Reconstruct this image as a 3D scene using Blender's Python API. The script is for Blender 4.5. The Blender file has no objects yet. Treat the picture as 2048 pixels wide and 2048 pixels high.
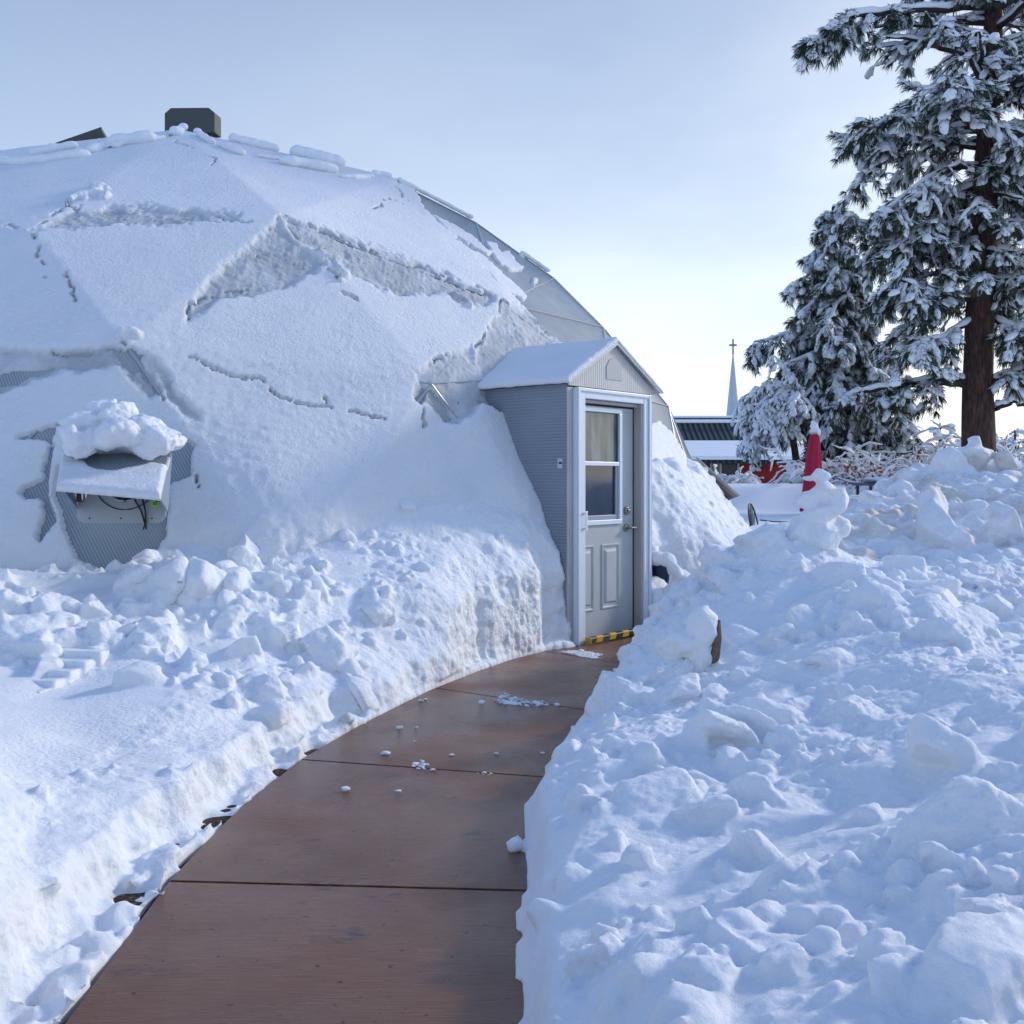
import bpy, bmesh, math, random
import numpy as np
from mathutils import Vector, Matrix, noise as mnoise
rng = np.random.default_rng(7); random.seed(7)
R_ = math.radians
F, YH, EYE = 2050.0, 960.0, 1.345          # focal length and horizon row of a 2048 px frame, eye height
col = bpy.context.scene.collection
scene = bpy.context.scene

# ------------------------------------------------------------------ helpers
def P(px, py, Y):                            # surveyed point: image bearing + measured distance -> world
    return np.array([(px-1024)/F*Y, Y, EYE-(py-YH)/F*Y])
def Gp(px, py, z=0.0):
    Y = (EYE-z)*F/(py-YH); return np.array([(px-1024)/F*Y, Y])
def tag(o, label=None, cat=None, group=None, kind=None):
    if label: o['label'] = label
    if cat: o['category'] = cat
    if group: o['group'] = group
    if kind: o['kind'] = kind
    return o
def empty(name, loc=(0,0,0)):
    o = bpy.data.objects.new(name, None); col.objects.link(o); o.location = loc; o.empty_display_size = .1; return o
def mesh(name, V, Fc, mat, parent=None, smooth=False, org=None):
    V = np.asarray(V, float)
    if parent is not None and org is None: org = np.array(root_loc(parent))
    if org is not None: V = V-np.asarray(org)
    me = bpy.data.meshes.new(name)
    me.from_pydata(V.tolist(), [], [tuple(int(i) for i in f) for f in Fc]) if not isinstance(Fc, np.ndarray) else fast(me, V, Fc)
    me.validate() if not isinstance(Fc, np.ndarray) else None
    o = bpy.data.objects.new(name, me); col.objects.link(o)
    if mat: me.materials.append(mat)
    if smooth: me.polygons.foreach_set('use_smooth', np.ones(len(me.polygons), bool))
    if parent is not None: o.parent = parent
    elif org is not None: o.location = org
    me.update(); return o
def root_loc(o):
    v = Vector(o.location)
    while o.parent: o = o.parent; v = v+Vector(o.location)
    return v
def fast(me, V, Fc):
    n, k = Fc.shape
    me.vertices.add(len(V)); me.vertices.foreach_set('co', V.astype(np.float32).ravel())
    me.loops.add(n*k); me.loops.foreach_set('vertex_index', Fc.astype(np.int32).ravel())
    me.polygons.add(n); me.polygons.foreach_set('loop_start', np.arange(0, n*k, k, dtype=np.int32))
    me.update(calc_edges=True)
class MB:
    def __init__(s): s.V = []; s.F = []; s.n = 0
    def add(s, V, Fc):
        V = np.asarray(V, float); s.V.append(V); s.F += [tuple(int(i)+s.n for i in f) for f in Fc]; s.n += len(V); return s
    def box(s, a, b, M=None):
        x0,y0,z0 = a; x1,y1,z1 = b
        V = np.array([[x,y,z] for x in (x0,x1) for y in (y0,y1) for z in (z0,z1)])
        if M is not None: V = M(V)
        return s.add(V, [(0,1,3,2),(4,6,7,5),(0,4,5,1),(2,3,7,6),(0,2,6,4),(1,5,7,3)])
    def tube(s, pts, rad, n=6, cap=True, flat=1.0):
        pts = np.asarray(pts, float); m = len(pts); rad = np.broadcast_to(rad, (m,))
        T = np.gradient(pts, axis=0); T /= np.linalg.norm(T, axis=1)[:,None]+1e-9
        up = np.array([0,0,1.]) if abs(T[0,2]) < .9 else np.array([1.,0,0])
        A = np.cross(T, up); A /= np.linalg.norm(A, axis=1)[:,None]+1e-9; B = np.cross(A, T)
        th = np.linspace(0, 2*np.pi, n, endpoint=False)
        V = (pts[:,None]+rad[:,None,None]*(np.cos(th)[None,:,None]*A[:,None]+flat*np.sin(th)[None,:,None]*B[:,None])).reshape(-1,3)
        Fc = [(i*n+j, i*n+(j+1)%n, (i+1)*n+(j+1)%n, (i+1)*n+j) for i in range(m-1) for j in range(n)]
        if cap: Fc += [tuple(range(n))[::-1], tuple((m-1)*n+j for j in range(n))]
        return s.add(V, Fc)
    def prism(s, poly, d, M=None):           # poly in local (x,z), extruded in y from d[0] to d[1]
        n = len(poly); V = np.array([[x, d[0], z] for x,z in poly]+[[x, d[1], z] for x,z in poly])
        if M is not None: V = M(V)
        return s.add(V, [tuple(range(n)), tuple(range(n,2*n))[::-1]]+[(i,i+n,(i+1)%n+n,(i+1)%n) for i in range(n)])
    def build(s, name, mat, parent=None, smooth=False, bevel=0, org=None):
        V = np.concatenate(s.V); o = mesh(name, V, s.F, mat, parent, smooth, org)
        if bevel:
            m = o.modifiers.new('b', 'BEVEL'); m.width = bevel; m.segments = 2; m.limit_method = 'ANGLE'
        return o
def h3(i, j, k, s):
    n = (i*374761393+j*668265263+k*1274126177+s*974634777) & 0x7fffffff
    n = ((n ^ (n >> 13))*1274126177) & 0x7fffffff
    return ((n ^ (n >> 16)) & 0xffff)/65535.0
def vn(p, s=0):                               # value noise, -1..1
    p = np.asarray(p, float); i = np.floor(p).astype(np.int64); f = p-i; f = f*f*f*(f*(f*6-15)+10)
    r = 0
    for a in (0,1):
        wa = f[:,0] if a else 1-f[:,0]
        for b in (0,1):
            wb = f[:,1] if b else 1-f[:,1]
            for c in (0,1):
                wc = f[:,2] if c else 1-f[:,2]
                r = r+wa*wb*wc*h3(i[:,0]+a, i[:,1]+b, i[:,2]+c, s)
    return r*2-1
def fbm(p, sc, o=4, s=0, g=.5):
    r = 0; a = 1; t = 0; p = np.asarray(p, float)
    for k in range(o): r = r+a*vn(p*sc*2**k+17.3*k, s+k); t += a; a *= g
    return r/t
def p3(x, y): return np.stack([x, y, np.zeros_like(x)], -1)
def sstep(a, b, x): t = np.clip((x-a)/(b-a), 0, 1); return t*t*(3-2*t)
def polydist(pts, poly):                      # distance to polyline, vectorised
    d = np.full(len(pts), 1e9)
    for a, b in zip(poly[:-1], poly[1:]):
        a = np.array(a, float); b = np.array(b, float); ab = b-a
        t = np.clip(((pts-a)@ab)/(ab@ab), 0, 1); d = np.minimum(d, np.linalg.norm(pts-a-t[:,None]*ab, axis=1))
    return d
def inpoly(pts, poly):
    x, y = pts[:,0], pts[:,1]; c = np.zeros(len(pts), bool); n = len(poly)
    for i in range(n):
        x0, y0 = poly[i]; x1, y1 = poly[(i+1)%n]
        if y0 == y1: continue
        c ^= ((y0 > y) != (y1 > y)) & (x < (x1-x0)*(y-y0)/(y1-y0)+x0)
    return c
def sdpoly(pts, poly):                        # positive inside
    d = polydist(pts, list(poly)+[poly[0]]); return np.where(inpoly(pts, poly), d, -d)
def rbf(ctrl, q, k=None):
    ctrl = np.array(ctrl, float); X = ctrl[:,:2]; z = ctrl[:,2]
    def U(r): return r*r*np.log(r+1e-9)
    n = len(X); A = U(np.linalg.norm(X[:,None]-X[None], axis=2))+np.eye(n)*.02
    Pm = np.c_[np.ones(n), X]; L = np.block([[A, Pm],[Pm.T, np.zeros((3,3))]])
    w = np.linalg.solve(L, np.r_[z, 0,0,0]); out = np.zeros(len(q))
    for s in range(0, len(q), 20000):
        c = q[s:s+20000]; out[s:s+20000] = U(np.linalg.norm(c[:,None]-X[None], axis=2))@w[:n]+np.c_[np.ones(len(c)), c]@w[n:]
    return out

# ------------------------------------------------------------------ materials
class N:
    def __init__(s, name):
        s.m = bpy.data.materials.new(name); s.m.use_nodes = True; s.t = s.m.node_tree; s.t.nodes.clear()
        s.out = s.n('ShaderNodeOutputMaterial'); s.b = s.n('ShaderNodeBsdfPrincipled'); s.l(s.b.outputs[0], s.out.inputs[0])
        s.tc = s.n('ShaderNodeTexCoord')
    def n(s, t, **k):
        x = s.t.nodes.new(t)
        for a, v in k.items(): setattr(x, a, v)
        return x
    def l(s, a, b): s.t.links.new(a, b)
    def i(s, nm, v):
        s.b.inputs[nm].default_value = v; return s
    def noise(s, sc, det=4, scale=(1,1,1), rough=.55, coord='Object', rot=(0,0,0)):
        mp = s.n('ShaderNodeMapping'); mp.inputs['Scale'].default_value = scale; mp.inputs['Rotation'].default_value = rot
        s.l(s.tc.outputs[coord], mp.inputs[0]); x = s.n('ShaderNodeTexNoise'); s.l(mp.outputs[0], x.inputs['Vector'])
        x.inputs['Scale'].default_value = sc; x.inputs['Detail'].default_value = det; x.inputs['Roughness'].default_value = rough; return x.outputs['Fac']
    def ramp(s, v, stops):
        r = s.n('ShaderNodeValToRGB'); s.l(v, r.inputs[0]); e = r.color_ramp.elements
        while len(e) < len(stops): e.new(.5)
        for q, (p, c) in zip(e, stops): q.position = p; q.color = (*c, 1) if len(c) == 3 else c
        return r.outputs[0]
    def mix(s, f, a, b):
        x = s.n('ShaderNodeMix', data_type='RGBA')
        for sock, v in ((x.inputs[0], f), (x.inputs[6], a), (x.inputs[7], b)):
            if isinstance(v, (int, float)): sock.default_value = v
            elif isinstance(v, tuple): sock.default_value = (*v, 1)
            else: s.l(v, sock)
        return x.outputs[2]
    def bump(s, v, st, dist=.01, prev=None):
        b = s.n('ShaderNodeBump'); b.inputs['Strength'].default_value = st; b.inputs['Distance'].default_value = dist
        s.l(v, b.inputs['Height']);
        if prev: s.l(prev, b.inputs['Normal'])
        s.l(b.outputs[0], s.b.inputs['Normal']); return b.outputs[0]
    def col(s, v):
        if isinstance(v, tuple): s.b.inputs['Base Color'].default_value = (*v, 1)
        else: s.l(v, s.b.inputs['Base Color'])
        return s
    def wave(s, sc, axis='X', rot=(0,0,0), dist=0, prof='SIN', coord='Object'):
        mp = s.n('ShaderNodeMapping'); mp.inputs['Rotation'].default_value = rot; s.l(s.tc.outputs[coord], mp.inputs[0])
        w = s.n('ShaderNodeTexWave', bands_direction=axis, wave_profile=prof); w.inputs['Scale'].default_value = sc; w.inputs['Distortion'].default_value = dist
        s.l(mp.outputs[0], w.inputs[0]); return w.outputs['Fac']
def simple(name, c, rough=.6, metal=0, spec=.5):
    m = N(name).col(c).i('Roughness', rough).i('Metallic', metal).i('Specular IOR Level', spec); return m.m

SNOW_C = (.86,.88,.90)
def snow_mat(name, dirt=0.0, gr=1.0, sss=.35):
    m = N(name); m.i('Roughness', .62).i('Specular IOR Level', .25)
    c = m.mix(m.ramp(m.noise(3.0, 3), [(.35,(0,0,0)),(.7,(1,1,1))]), (.83,.86,.90), (.88,.895,.91))
    if dirt:
        d = m.ramp(m.noise(1.6, 6, rough=.65), [(.48,(0,0,0)),(.62,(1,1,1))])
        c = m.mix(d, c, m.mix(m.noise(9, 4), (.58,.52,.45), (.82,.81,.79)) if dirt < .8 else (.45,.36,.27))
        sp = m.ramp(m.noise(38, 3), [(.66,(0,0,0)),(.72,(1,1,1))]); dm = m.n('ShaderNodeMath', operation='MULTIPLY'); m.l(sp, dm.inputs[0]); m.l(d, dm.inputs[1])
        c = m.mix(dm.outputs[0], c, (.16,.11,.07))
    m.col(c)
    if sss:
        m.i('Subsurface Weight', sss).i('Subsurface Radius', (1.0,1.15,1.5)).i('Subsurface Scale', .02)
    vo = m.n('ShaderNodeTexVoronoi', feature='F1'); vo.inputs['Scale'].default_value = 42; wn = m.n('ShaderNodeVectorMath', operation='ADD'); m.l(m.tc.outputs['Object'], wn.inputs[0])
    ns = m.n('ShaderNodeTexNoise'); ns.inputs['Scale'].default_value = 30; sc_ = m.n('ShaderNodeVectorMath', operation='SCALE'); sc_.inputs[3].default_value = .03; m.l(m.tc.outputs['Object'], ns.inputs['Vector']); m.l(ns.outputs['Color'], sc_.inputs[0]); m.l(sc_.outputs[0], wn.inputs[1]); m.l(wn.outputs[0], vo.inputs['Vector'])
    inv = m.n('ShaderNodeMath', operation='MULTIPLY'); m.l(vo.outputs['Distance'], inv.inputs[0]); m.l(m.ramp(m.noise(2.5, 3), [(.40,(0,0,0)),(.62,(-1,-1,-1) if False else (1,1,1))]), inv.inputs[1])
    b = m.bump(m.noise(45, 6, rough=.75), .6*gr, .016)
    bb = m.n('ShaderNodeBump'); bb.invert = True; bb.inputs['Strength'].default_value = .45*gr; bb.inputs['Distance'].default_value = .012; m.l(inv.outputs[0], bb.inputs['Height']); m.l(b, bb.inputs['Normal'])
    b = m.bump(m.noise(260, 3, rough=.8), .45*gr, .005, bb.outputs[0])
    return m.m
M_SNOW = snow_mat('snow'); M_SNOWD = snow_mat('snow_dirty', .6); M_SNOWR = snow_mat('snow_roof', 0, 1.3, .15)
def thin_snow(m_):                           # thin rime lets the grey sheet tint it
    t_ = m_.node_tree; at_ = t_.nodes.new('ShaderNodeAttribute'); at_.attribute_name = 'thin'; b_ = next(n for n in t_.nodes if n.type == 'BSDF_PRINCIPLED')
    src = b_.inputs['Base Color'].links[0].from_socket; mx_ = t_.nodes.new('ShaderNodeMix'); mx_.data_type = 'RGBA'; t_.links.new(at_.outputs['Fac'], mx_.inputs[0]); t_.links.new(src, mx_.inputs[6]); mx_.inputs[7].default_value = (.50,.53,.55,1); t_.links.new(mx_.outputs[2], b_.inputs['Base Color'])
thin_snow(M_SNOWR)
M_SNOWT = snow_mat('snow_tree', 0, .5, 0)

# ------------------------------------------------------------------ dome frame
CEN = np.array([-4.13326647, 13.65685062, -1.74798231]); RAD = 7.324476660687427
def dome_dir(px, py):
    D = np.array([(px-1024)/F, 1, (YH-py)/F]); D /= np.linalg.norm(D); C = CEN-[0,0,EYE]
    b = D@C; disc = b*b-(C@C-RAD*RAD); t = b-math.sqrt(max(disc, 0)); n = (D*t-C); return n/np.linalg.norm(n)
def sph(el, az): e, a = R_(el), R_(az); return np.array([math.cos(e)*math.sin(a), -math.cos(e)*math.cos(a), math.sin(e)])
hubs = [dome_dir(*p) for p in ((360,262),(562,440),(252,690),(66,468),(1003,606),(862,768),(790,358),(1116,546),(955,440),(1205,655))]
hubs += [sph(33.5, 46.5), sph(21, 44)]
hubs += [sph(90,0)]+[sph(68, a) for a in (-45,-100,-160,150,108)]
hubs += [sph(46, a) for a in (-20,-43,-66,-90,-115,-140,-165,170,145,122)]
hubs += [sph(33, a) for a in (-9.5,-31,-53,-75,-98,-122,-146,-170,166,142,120,101,79,57)]
hubs += [sph(19.5, a) for a in (0,21.5,44,67,90,112,134,157,180,-157,-134,-112,-90,-66,-43,-21)]
hubs += [sph(5, a) for a in (11,33,56,79,102,124,146,168,-168,-146,-124,-102,-78,-55,-33,-11)]
bm = bmesh.new()
for d in hubs:
    a_ = math.degrees(math.atan2(d[0], -d[1])); e_ = math.degrees(math.asin(d[2])); bm.verts.new(d*RAD*(.962 if e_ < 22 and 25 < a_ < 70 else 1))
bmesh.ops.convex_hull(bm, input=bm.verts); bm.normal_update(); bm.verts.index_update()
hv = np.array([v.co[:] for v in bm.verts]); hf = []; pn = []; pd = []
for f in bm.faces:
    n = f.normal; c = f.calc_center_median()
    if n.dot(c) < 0: n = -n
    hf.append([v.index for v in f.verts]); pn.append(n[:]); pd.append(n.dot(c))
he = [(e.verts[0].index, e.verts[1].index) for e in bm.edges]
bm.free(); pn = np.array(pn); pd = np.array(pd)
keepp = pd > 5.5; pnk = pn[keepp]; pdk = pd[keepp]
def facet_r(D, soft=0.0):
    out = np.zeros(len(D))
    for s in range(0, len(D), 50000):
        c = D[s:s+50000]@pnk.T; r = np.where(c > .05, pdk/np.maximum(c, .05), 1e3)
        if soft:
            m = r.min(1); out[s:s+50000] = m-soft*np.log(np.exp(-(r-m[:,None])/soft).sum(1))
        else: out[s:s+50000] = r.min(1)
    return out

# greenhouse root
GH = empty('geodesic_greenhouse', (CEN[0], CEN[1], 0))
tag(GH, 'large snow-covered geodesic dome greenhouse of fluted polycarbonate with gabled door porch', 'greenhouse')
m = N('polycarbonate'); m.i('Roughness', .22).i('Specular IOR Level', .6)
flute = m.n('ShaderNodeUVMap'); wv = m.n('ShaderNodeTexWave', bands_direction='X'); wv.inputs['Scale'].default_value = 1.0; m.l(flute.outputs[0], wv.inputs[0])
pc = m.mix(wv.outputs['Fac'], (.21,.25,.28), (.36,.41,.44))
pc = m.mix(m.ramp(m.noise(1.3, 4), [(.4,(0,0,0)),(.7,(1,1,1))]), pc, (.42,.44,.43))
m.col(pc); m.bump(wv.outputs['Fac'], .25, .008); M_PC = m.m
def panel_uv(me, wl=.02):                    # flutes run down each panel: u across the fall line
    uv = me.uv_layers.new(name='UVMap'); vs = me.vertices
    for p in me.polygons:
        n = p.normal; up = Vector((0,0,1)); dn = (up-n*up.dot(n))
        if dn.length < 1e-3: dn = Vector((0,1,0))
        dn.normalize(); ac = dn.cross(n)
        for li in p.loop_indices:
            co = vs[me.loops[li].vertex_index].co; uv.data[li].uv = ((co.dot(ac)*.87+co.dot(dn)*.45)/wl*.314, co.dot(dn))
shell = mesh('panel_shell', hv+CEN, [f for f, d_ in zip(hf, pd) if d_ > 5.5], M_PC, GH); panel_uv(shell.data)
M_ALU = simple('aluminium_batten', (.50,.52,.53), .4, .6)
M_WOOD = simple('strut_wood', (.20,.10,.05), .6)
mb = MB()
for a, b in he:
    A, B = hv[a], hv[b]
    if A[2] < .4 or B[2] < .4 or (A[1] > 2.5 and B[1] > 2.5): continue
    k = 1+.002/RAD; mb.tube([CEN+A*k, CEN+(A*.5+B*.5)*k, CEN+B*k], .017, 6, flat=.6)
mb.build('seam_battens', M_ALU, GH)

# snow cover on the dome
az = np.arange(-48, 118, .135); el = np.arange(9, 86, .135)
AZ, EL = np.meshgrid(np.radians(az), np.radians(el)); sh = AZ.shape
D = np.stack([np.cos(EL)*np.sin(AZ), -np.cos(EL)*np.cos(AZ), np.sin(EL)], -1).reshape(-1,3)
rf = facet_r(D); rs = facet_r(D, .0025)
W = D*rf[:,None]+CEN
px = np.stack([1024+F*W[:,0]/W[:,1], YH-F*(W[:,2]-EYE)/W[:,1]], -1)
jit = np.stack([fbm(W, 6, 4, 31), fbm(W, 6, 4, 41)], -1)*13+np.stack([vn(W*28, 35), vn(W*28, 36)], -1)*3
q = px+jit
vis = (D@(np.array([0,0,EYE])-CEN)/np.linalg.norm(CEN-[0,0,EYE]) > -.3)
th = .048+.022*fbm(W, .8, 3, 3)
th = th+.17*sstep(32, 19, np.degrees(EL).ravel())*sstep(15, 22, np.degrees(AZ).ravel())*sstep(56, 50, np.degrees(AZ).ravel())+.10*sstep(-60, 25, sdpoly(px, [(985,740),(1020,760),(1150,1150),(1000,1050),(930,850)]))
th = th+sstep(27, 20, np.degrees(EL).ravel())*(.03+.075*fbm(W, 2.6, 4, 95)+.03*np.abs(fbm(W, 7, 3, 96)))
def soft_poly(pl, w): return sstep(-w, w, sdpoly(q, pl))
cr1 = lambda L: [(x/2.76, 180+y/2.76) for x, y in L]
cr2 = lambda L: [(600+x/2.76, 200+y/2.76) for x, y in L]
cr3 = lambda L: [(x/3.864, 740+y/3.864) for x, y in L]
frost = [
 [(565,442),(640,462),(700,482),(850,540),(985,600),(985,616),(880,600),(760,590),(700,560),(660,528),(600,498)],
 [(560,448),(600,500),(650,535),(600,570),(540,590),(440,605),(372,645),(385,612),(450,540),(520,475)],
 [(66,470),(150,430),(300,420),(480,436),(470,450),(300,455),(150,462)],
 [(1005,612),(1050,630),(1118,690),(1060,700),(1000,740),(960,800),(950,720),(985,650)],
 cr2([(625,1520),(750,1450),(940,1375),(980,1480),(1010,1600),(1100,1620),(1150,1800),(1050,1750),(950,1700),(860,1800),(790,1780),(680,1680),(630,1660)]),
 [(0,705),(240,700),(300,720),(330,790),(300,800),(240,740),(120,745),(0,790)],
 [(270,705),(320,760),(370,840),(400,850),(350,770),(310,715)],
 [(960,900),(1010,1000),(1080,1060),(1120,1100),(1080,900),(990,780),(950,780)],
][:-1]
frk = np.zeros(len(D))
for pl in frost:
    k = soft_poly(pl, 7); frk = np.maximum(frk, k); th = th*(1-k)+k*(.008+.012*fbm(W, 11, 4, 8)+.014*np.abs(vn(W*24, 19)))
bare = [
 [(806,352),(823,381),(861,435),(900,472),(935,500),(977,552),(1005,580),(1042,617),(1122,690),(1180,760),(1320,780),(1345,830),(1395,965),(1460,1010),(1500,900),(1300,560),(1100,440),(900,330)],
 cr1([(655,1480),(700,1440),(745,1440),(790,1540),(740,1560),(690,1530)]),
 cr1([(-80,1590),(180,1550),(290,1540),(150,1600),(-80,1660)]),
 cr3([(110,550),(280,480),(400,445),(495,440),(520,600),(460,800),(430,1000),(480,1100),(520,1250),(600,1450),(850,1600),(900,1700),(1040,1700),(1100,1560),(1170,1490),(1220,1400),(1280,1300),(1300,1100),(1310,900),(1470,840),(1500,600),(1440,560),(1300,500),(500,430),(440,440),(390,600),(350,850),(200,910),(160,960),(220,1010),(330,1000),(360,1120),(310,1300),(330,1360),(400,1250),(460,1180),(380,1000),(400,800),(420,600),(380,560),(250,545)]),
 [(1285,765),(1345,780),(1378,850),(1402,930),(1374,925),(1340,868),(1312,842),(1285,858)],
 cr2([(700,1600),(790,1780),(830,1760),(760,1640)]), cr2([(635,1640),(690,1600),(700,1620),(650,1690)]),
]
for pl in bare:
    k = sstep(-2, 2, sdpoly(px+jit*.5, pl)); th = th*(1-k)+k*(-.05)
isl = [[(858,428),(905,452),(940,472),(985,508),(975,513),(900,474)],
 [(935,500),(960,514),(1020,562),(1052,598),(1045,603),(1012,588),(985,560),(955,530)],
 [(968,486),(990,490),(1000,508),(1018,503),(1028,525),(1048,540),(1020,545),(995,530)],
 [(790,345),(860,378),(950,436),(952,446),(870,402),(815,378)], [(1040,500),(1110,540),(1108,552),(1038,510)],
 [(1063,556),(1075,560),(1070,572),(1060,566)]]
qi = px+jit*.35
for pl in isl:
    k = sstep(-1.5, 1.5, sdpoly(qi, pl)); th = np.where(k > 0, th*(1-k)+k*.035, th)
def along(pl, w, amp, add=True, qq=None):
    global th
    d = polydist(q if qq is None else qq, pl); g = np.clip(1-(d/w)**2, 0, 1)
    th = th+g**.5*amp if add else th
for pl, w, a in ([(240,680),(262,670),(275,676)],9,.05),([(640,510),(668,520),(690,560)],10,.05),([(140,410),(190,392),(215,398)],8,.05),([(905,590),(925,600),(935,615)],6,.04):
    along(pl, w, a)
for pl in ([(440,438),(480,452),(500,448)],[(70,480),(85,500),(75,520),(95,530)],[(75,545),(95,562)],[(130,555),(145,580),(158,612)],[(140,415),(155,428),(170,412)],[(150,410),(60,470),(-20,455)],[(565,437),(620,455),(700,490),(850,545),(985,600)],[(340,272),(352,290),(430,325),(425,340)],[(748,423),(770,408),(812,408)],[(790,370),(800,395),(798,410)],[(642,545),(675,560)],[(678,588),(710,608)],[(248,690),(262,700),(240,715)],[(250,708),(330,712),(380,722),(440,748),(520,768),(560,800),(600,815),(690,830),(830,850)],[(643,802),(655,815)],[(1000,607),(980,660),(950,700),(900,715),(838,735),(835,750),(842,790),(838,860)],[(375,640),(380,610),(420,595),(490,580)],[(0,712),(100,705),(160,712),(240,705)],[(280,730),(300,770),(330,800)],[(390,955),(400,985)],[(1000,608),(1040,620),(1120,690)]):
    d = polydist(px+jit*.8, pl); br = fbm(W, 4.5, 3, 77) > -.06
    th = np.where((d < 2.1) & br & (th > 0), np.minimum(th, -.004+.012*np.maximum(d-1.2, 0)), th)
# pebbled fine relief: slid crumbs, coarser lower down
low = sstep(45, 24, np.degrees(EL).ravel())
crumb = np.abs(vn(W*17, 50))+.5*np.abs(vn(W*36, 51))
ripple = fbm(np.stack([W[:,0]*1.0+W[:,2]*.35, W[:,1], W[:,2]*2.6], -1), 13, 3, 52)
th = th+np.where(th > .012, (.0012+.0042*low)*(crumb-.6)+(.0016+.004*low)*ripple+.0015*vn(W*60, 53), 0)
r = np.minimum(rs, rf)+th
r = np.where(th > 0, np.maximum(r, rf+.003), rf-.03)
r = np.where(vis | True, r, r)
V = D*r[:,None]+CEN
n0, n1 = sh; I = np.arange(n0*n1).reshape(sh)
Fq = np.stack([I[:-1,:-1], I[:-1,1:], I[1:,1:], I[1:,:-1]], -1).reshape(-1,4)
Fq = Fq[(r[Fq] > rf[Fq]-.02).any(1)]
lp_ = (V[:,:2]-np.array([.514, 8.36]))@np.array([[.65,-.76],[.76,.65]]); inp_ = (lp_[:,0] > -.085) & (lp_[:,0] < 1.135) & (lp_[:,1] < 1.25) & (V[:,2] < 2.15)
Fq = Fq[~inp_[Fq].all(1)]                    # no snow inside the porch
sc_o = mesh('snow_cover', V, Fq, M_SNOWR, GH, True)
at = sc_o.data.attributes.new('thin', 'FLOAT', 'POINT'); at.data.foreach_set('value', np.clip(frk*(.75+.6*fbm(W, 5, 3, 91)), 0, 1).astype(np.float32))

RIDGE = [([(-60,296),(60,286),(168,276)],.055),([(178,272),(214,266)],.06),([(228,268),(262,264)],.045),([(270,264),(330,258)],.035),([(352,258),(372,262)],.06),([(395,268),(425,274)],.045),([(445,277),(492,287)],.05),([(575,303),(620,312),(672,326)],.07),([(600,284),(650,296),(683,318)],.075),([(225,252),(300,248)],.075),([(55,268),(140,262)],.06),([(470,262),(560,272)],.06),([(520,290),(570,298)],.03),([(690,335),(780,356)],.04),([(800,362),(870,395),(945,442)],.03),([(1045,508),(1105,543)],.028)]
# ------------------------------------------------------------------ porch (local: x along front, y inward, z up)
U0 = np.array([.514, 8.36]); ux = np.array([.65,.76]); uy = np.array([-.76,.65])
def L(V): V = np.asarray(V, float); return np.c_[U0+V[:,:1]*ux+V[:,1:2]*uy, V[:,2]]
def fluted(name, c1, c2, axis, wl, rough=.3):
    m = N(name); m.i('Roughness', rough)
    w = m.wave(1.0/wl*.314, axis, rot=(0,0,-R_(49.5))); c = m.mix(w, c1, c2)
    c = m.mix(m.ramp(m.noise(2.5, 4), [(.4,(0,0,0)),(.75,(1,1,1))]), c, tuple((a+b)/2*1.12 for a, b in zip(c1, c2)))
    m.col(c); m.bump(w, .35, .006); return m.m
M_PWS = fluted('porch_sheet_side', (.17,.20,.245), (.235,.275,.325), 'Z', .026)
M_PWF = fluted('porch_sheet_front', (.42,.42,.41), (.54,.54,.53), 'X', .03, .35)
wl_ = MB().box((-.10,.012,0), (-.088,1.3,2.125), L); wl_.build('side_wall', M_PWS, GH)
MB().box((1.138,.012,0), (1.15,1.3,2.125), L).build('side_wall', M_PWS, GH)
MB().box((-.10,0,0),(-.025,.010,2.10),L).build('front_strip', M_PWF, GH)
MB().box((1.075,0,0),(1.15,.010,2.10),L).build('front_strip', M_PWF, GH)
MB().prism([(-.10,2.112),(1.15,2.112),(1.15,2.15),(.535,2.50),(-.10,2.15)], (-.012,.0), L).build('gable_panel', M_PWF, GH)
M_TRIMG = simple('gable_trim', (.55,.55,.52), .5)
rp = [(-.15,2.128),(.535,2.513),(1.24,2.128),(1.24,2.145),(.535,2.533),(-.15,2.145)]
MB().prism(rp, (-.05,2.3), L).build('porch_roof', M_PWF, GH)
# roof snow of the porch
sx = np.linspace(-.17,1.26,110); sy = np.linspace(-.06,2.0,130); SX, SY = np.meshgrid(sx, sy)
zz = np.where(SX < .535, 2.145+(SX+.15)/.685*.388, 2.533-(SX-.535)/.705*.388)
pp = p3(SX.ravel(), SY.ravel()); edge = np.minimum.reduce([(SX+.17), (1.26-SX), (SY+.06)]).ravel()
tt = .034*np.clip(edge/.03, 0, 1)**.5*(1+.25*fbm(pp, 5, 3, 5))+.004*vn(pp*22, 6)-.006*(edge < .004)
tt = np.where(SX.ravel() > .56, tt*1.1, tt)
V = L(np.c_[SX.ravel(), SY.ravel(), zz.ravel()+tt+.003]); I = np.arange(SX.size).reshape(SX.shape)
porch_snow = mesh('porch_roof_snow', V, np.stack([I[:-1,:-1], I[:-1,1:], I[1:,1:], I[1:,:-1]], -1).reshape(-1,4), M_SNOWR, GH, True)
sol = porch_snow.modifiers.new('s', 'SOLIDIFY'); sol.thickness = .02; sol.offset = -1
MB().add(*[L([[-.14,-.052,2.118],[.535,-.052,2.497],[.535,-.052,2.537],[-.14,-.052,2.152]]), [(0,1,2,3)]]).build('barge_trim', M_TRIMG, GH)
MB().add(*[L([[1.23,-.052,2.118],[.535,-.052,2.497],[.535,-.052,2.537],[1.23,-.052,2.152]]), [(3,2,1,0)]]).build('barge_trim', M_TRIMG, GH)
MB().prism([(.42,2.2),(.65,2.2),(.65,2.31),(.60,2.37),(.535,2.39),(.47,2.37),(.42,2.31)], (-.018,-.0125), L).build('gable_emblem', simple('emblem_grey', (.40,.41,.43), .5), GH)
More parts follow.
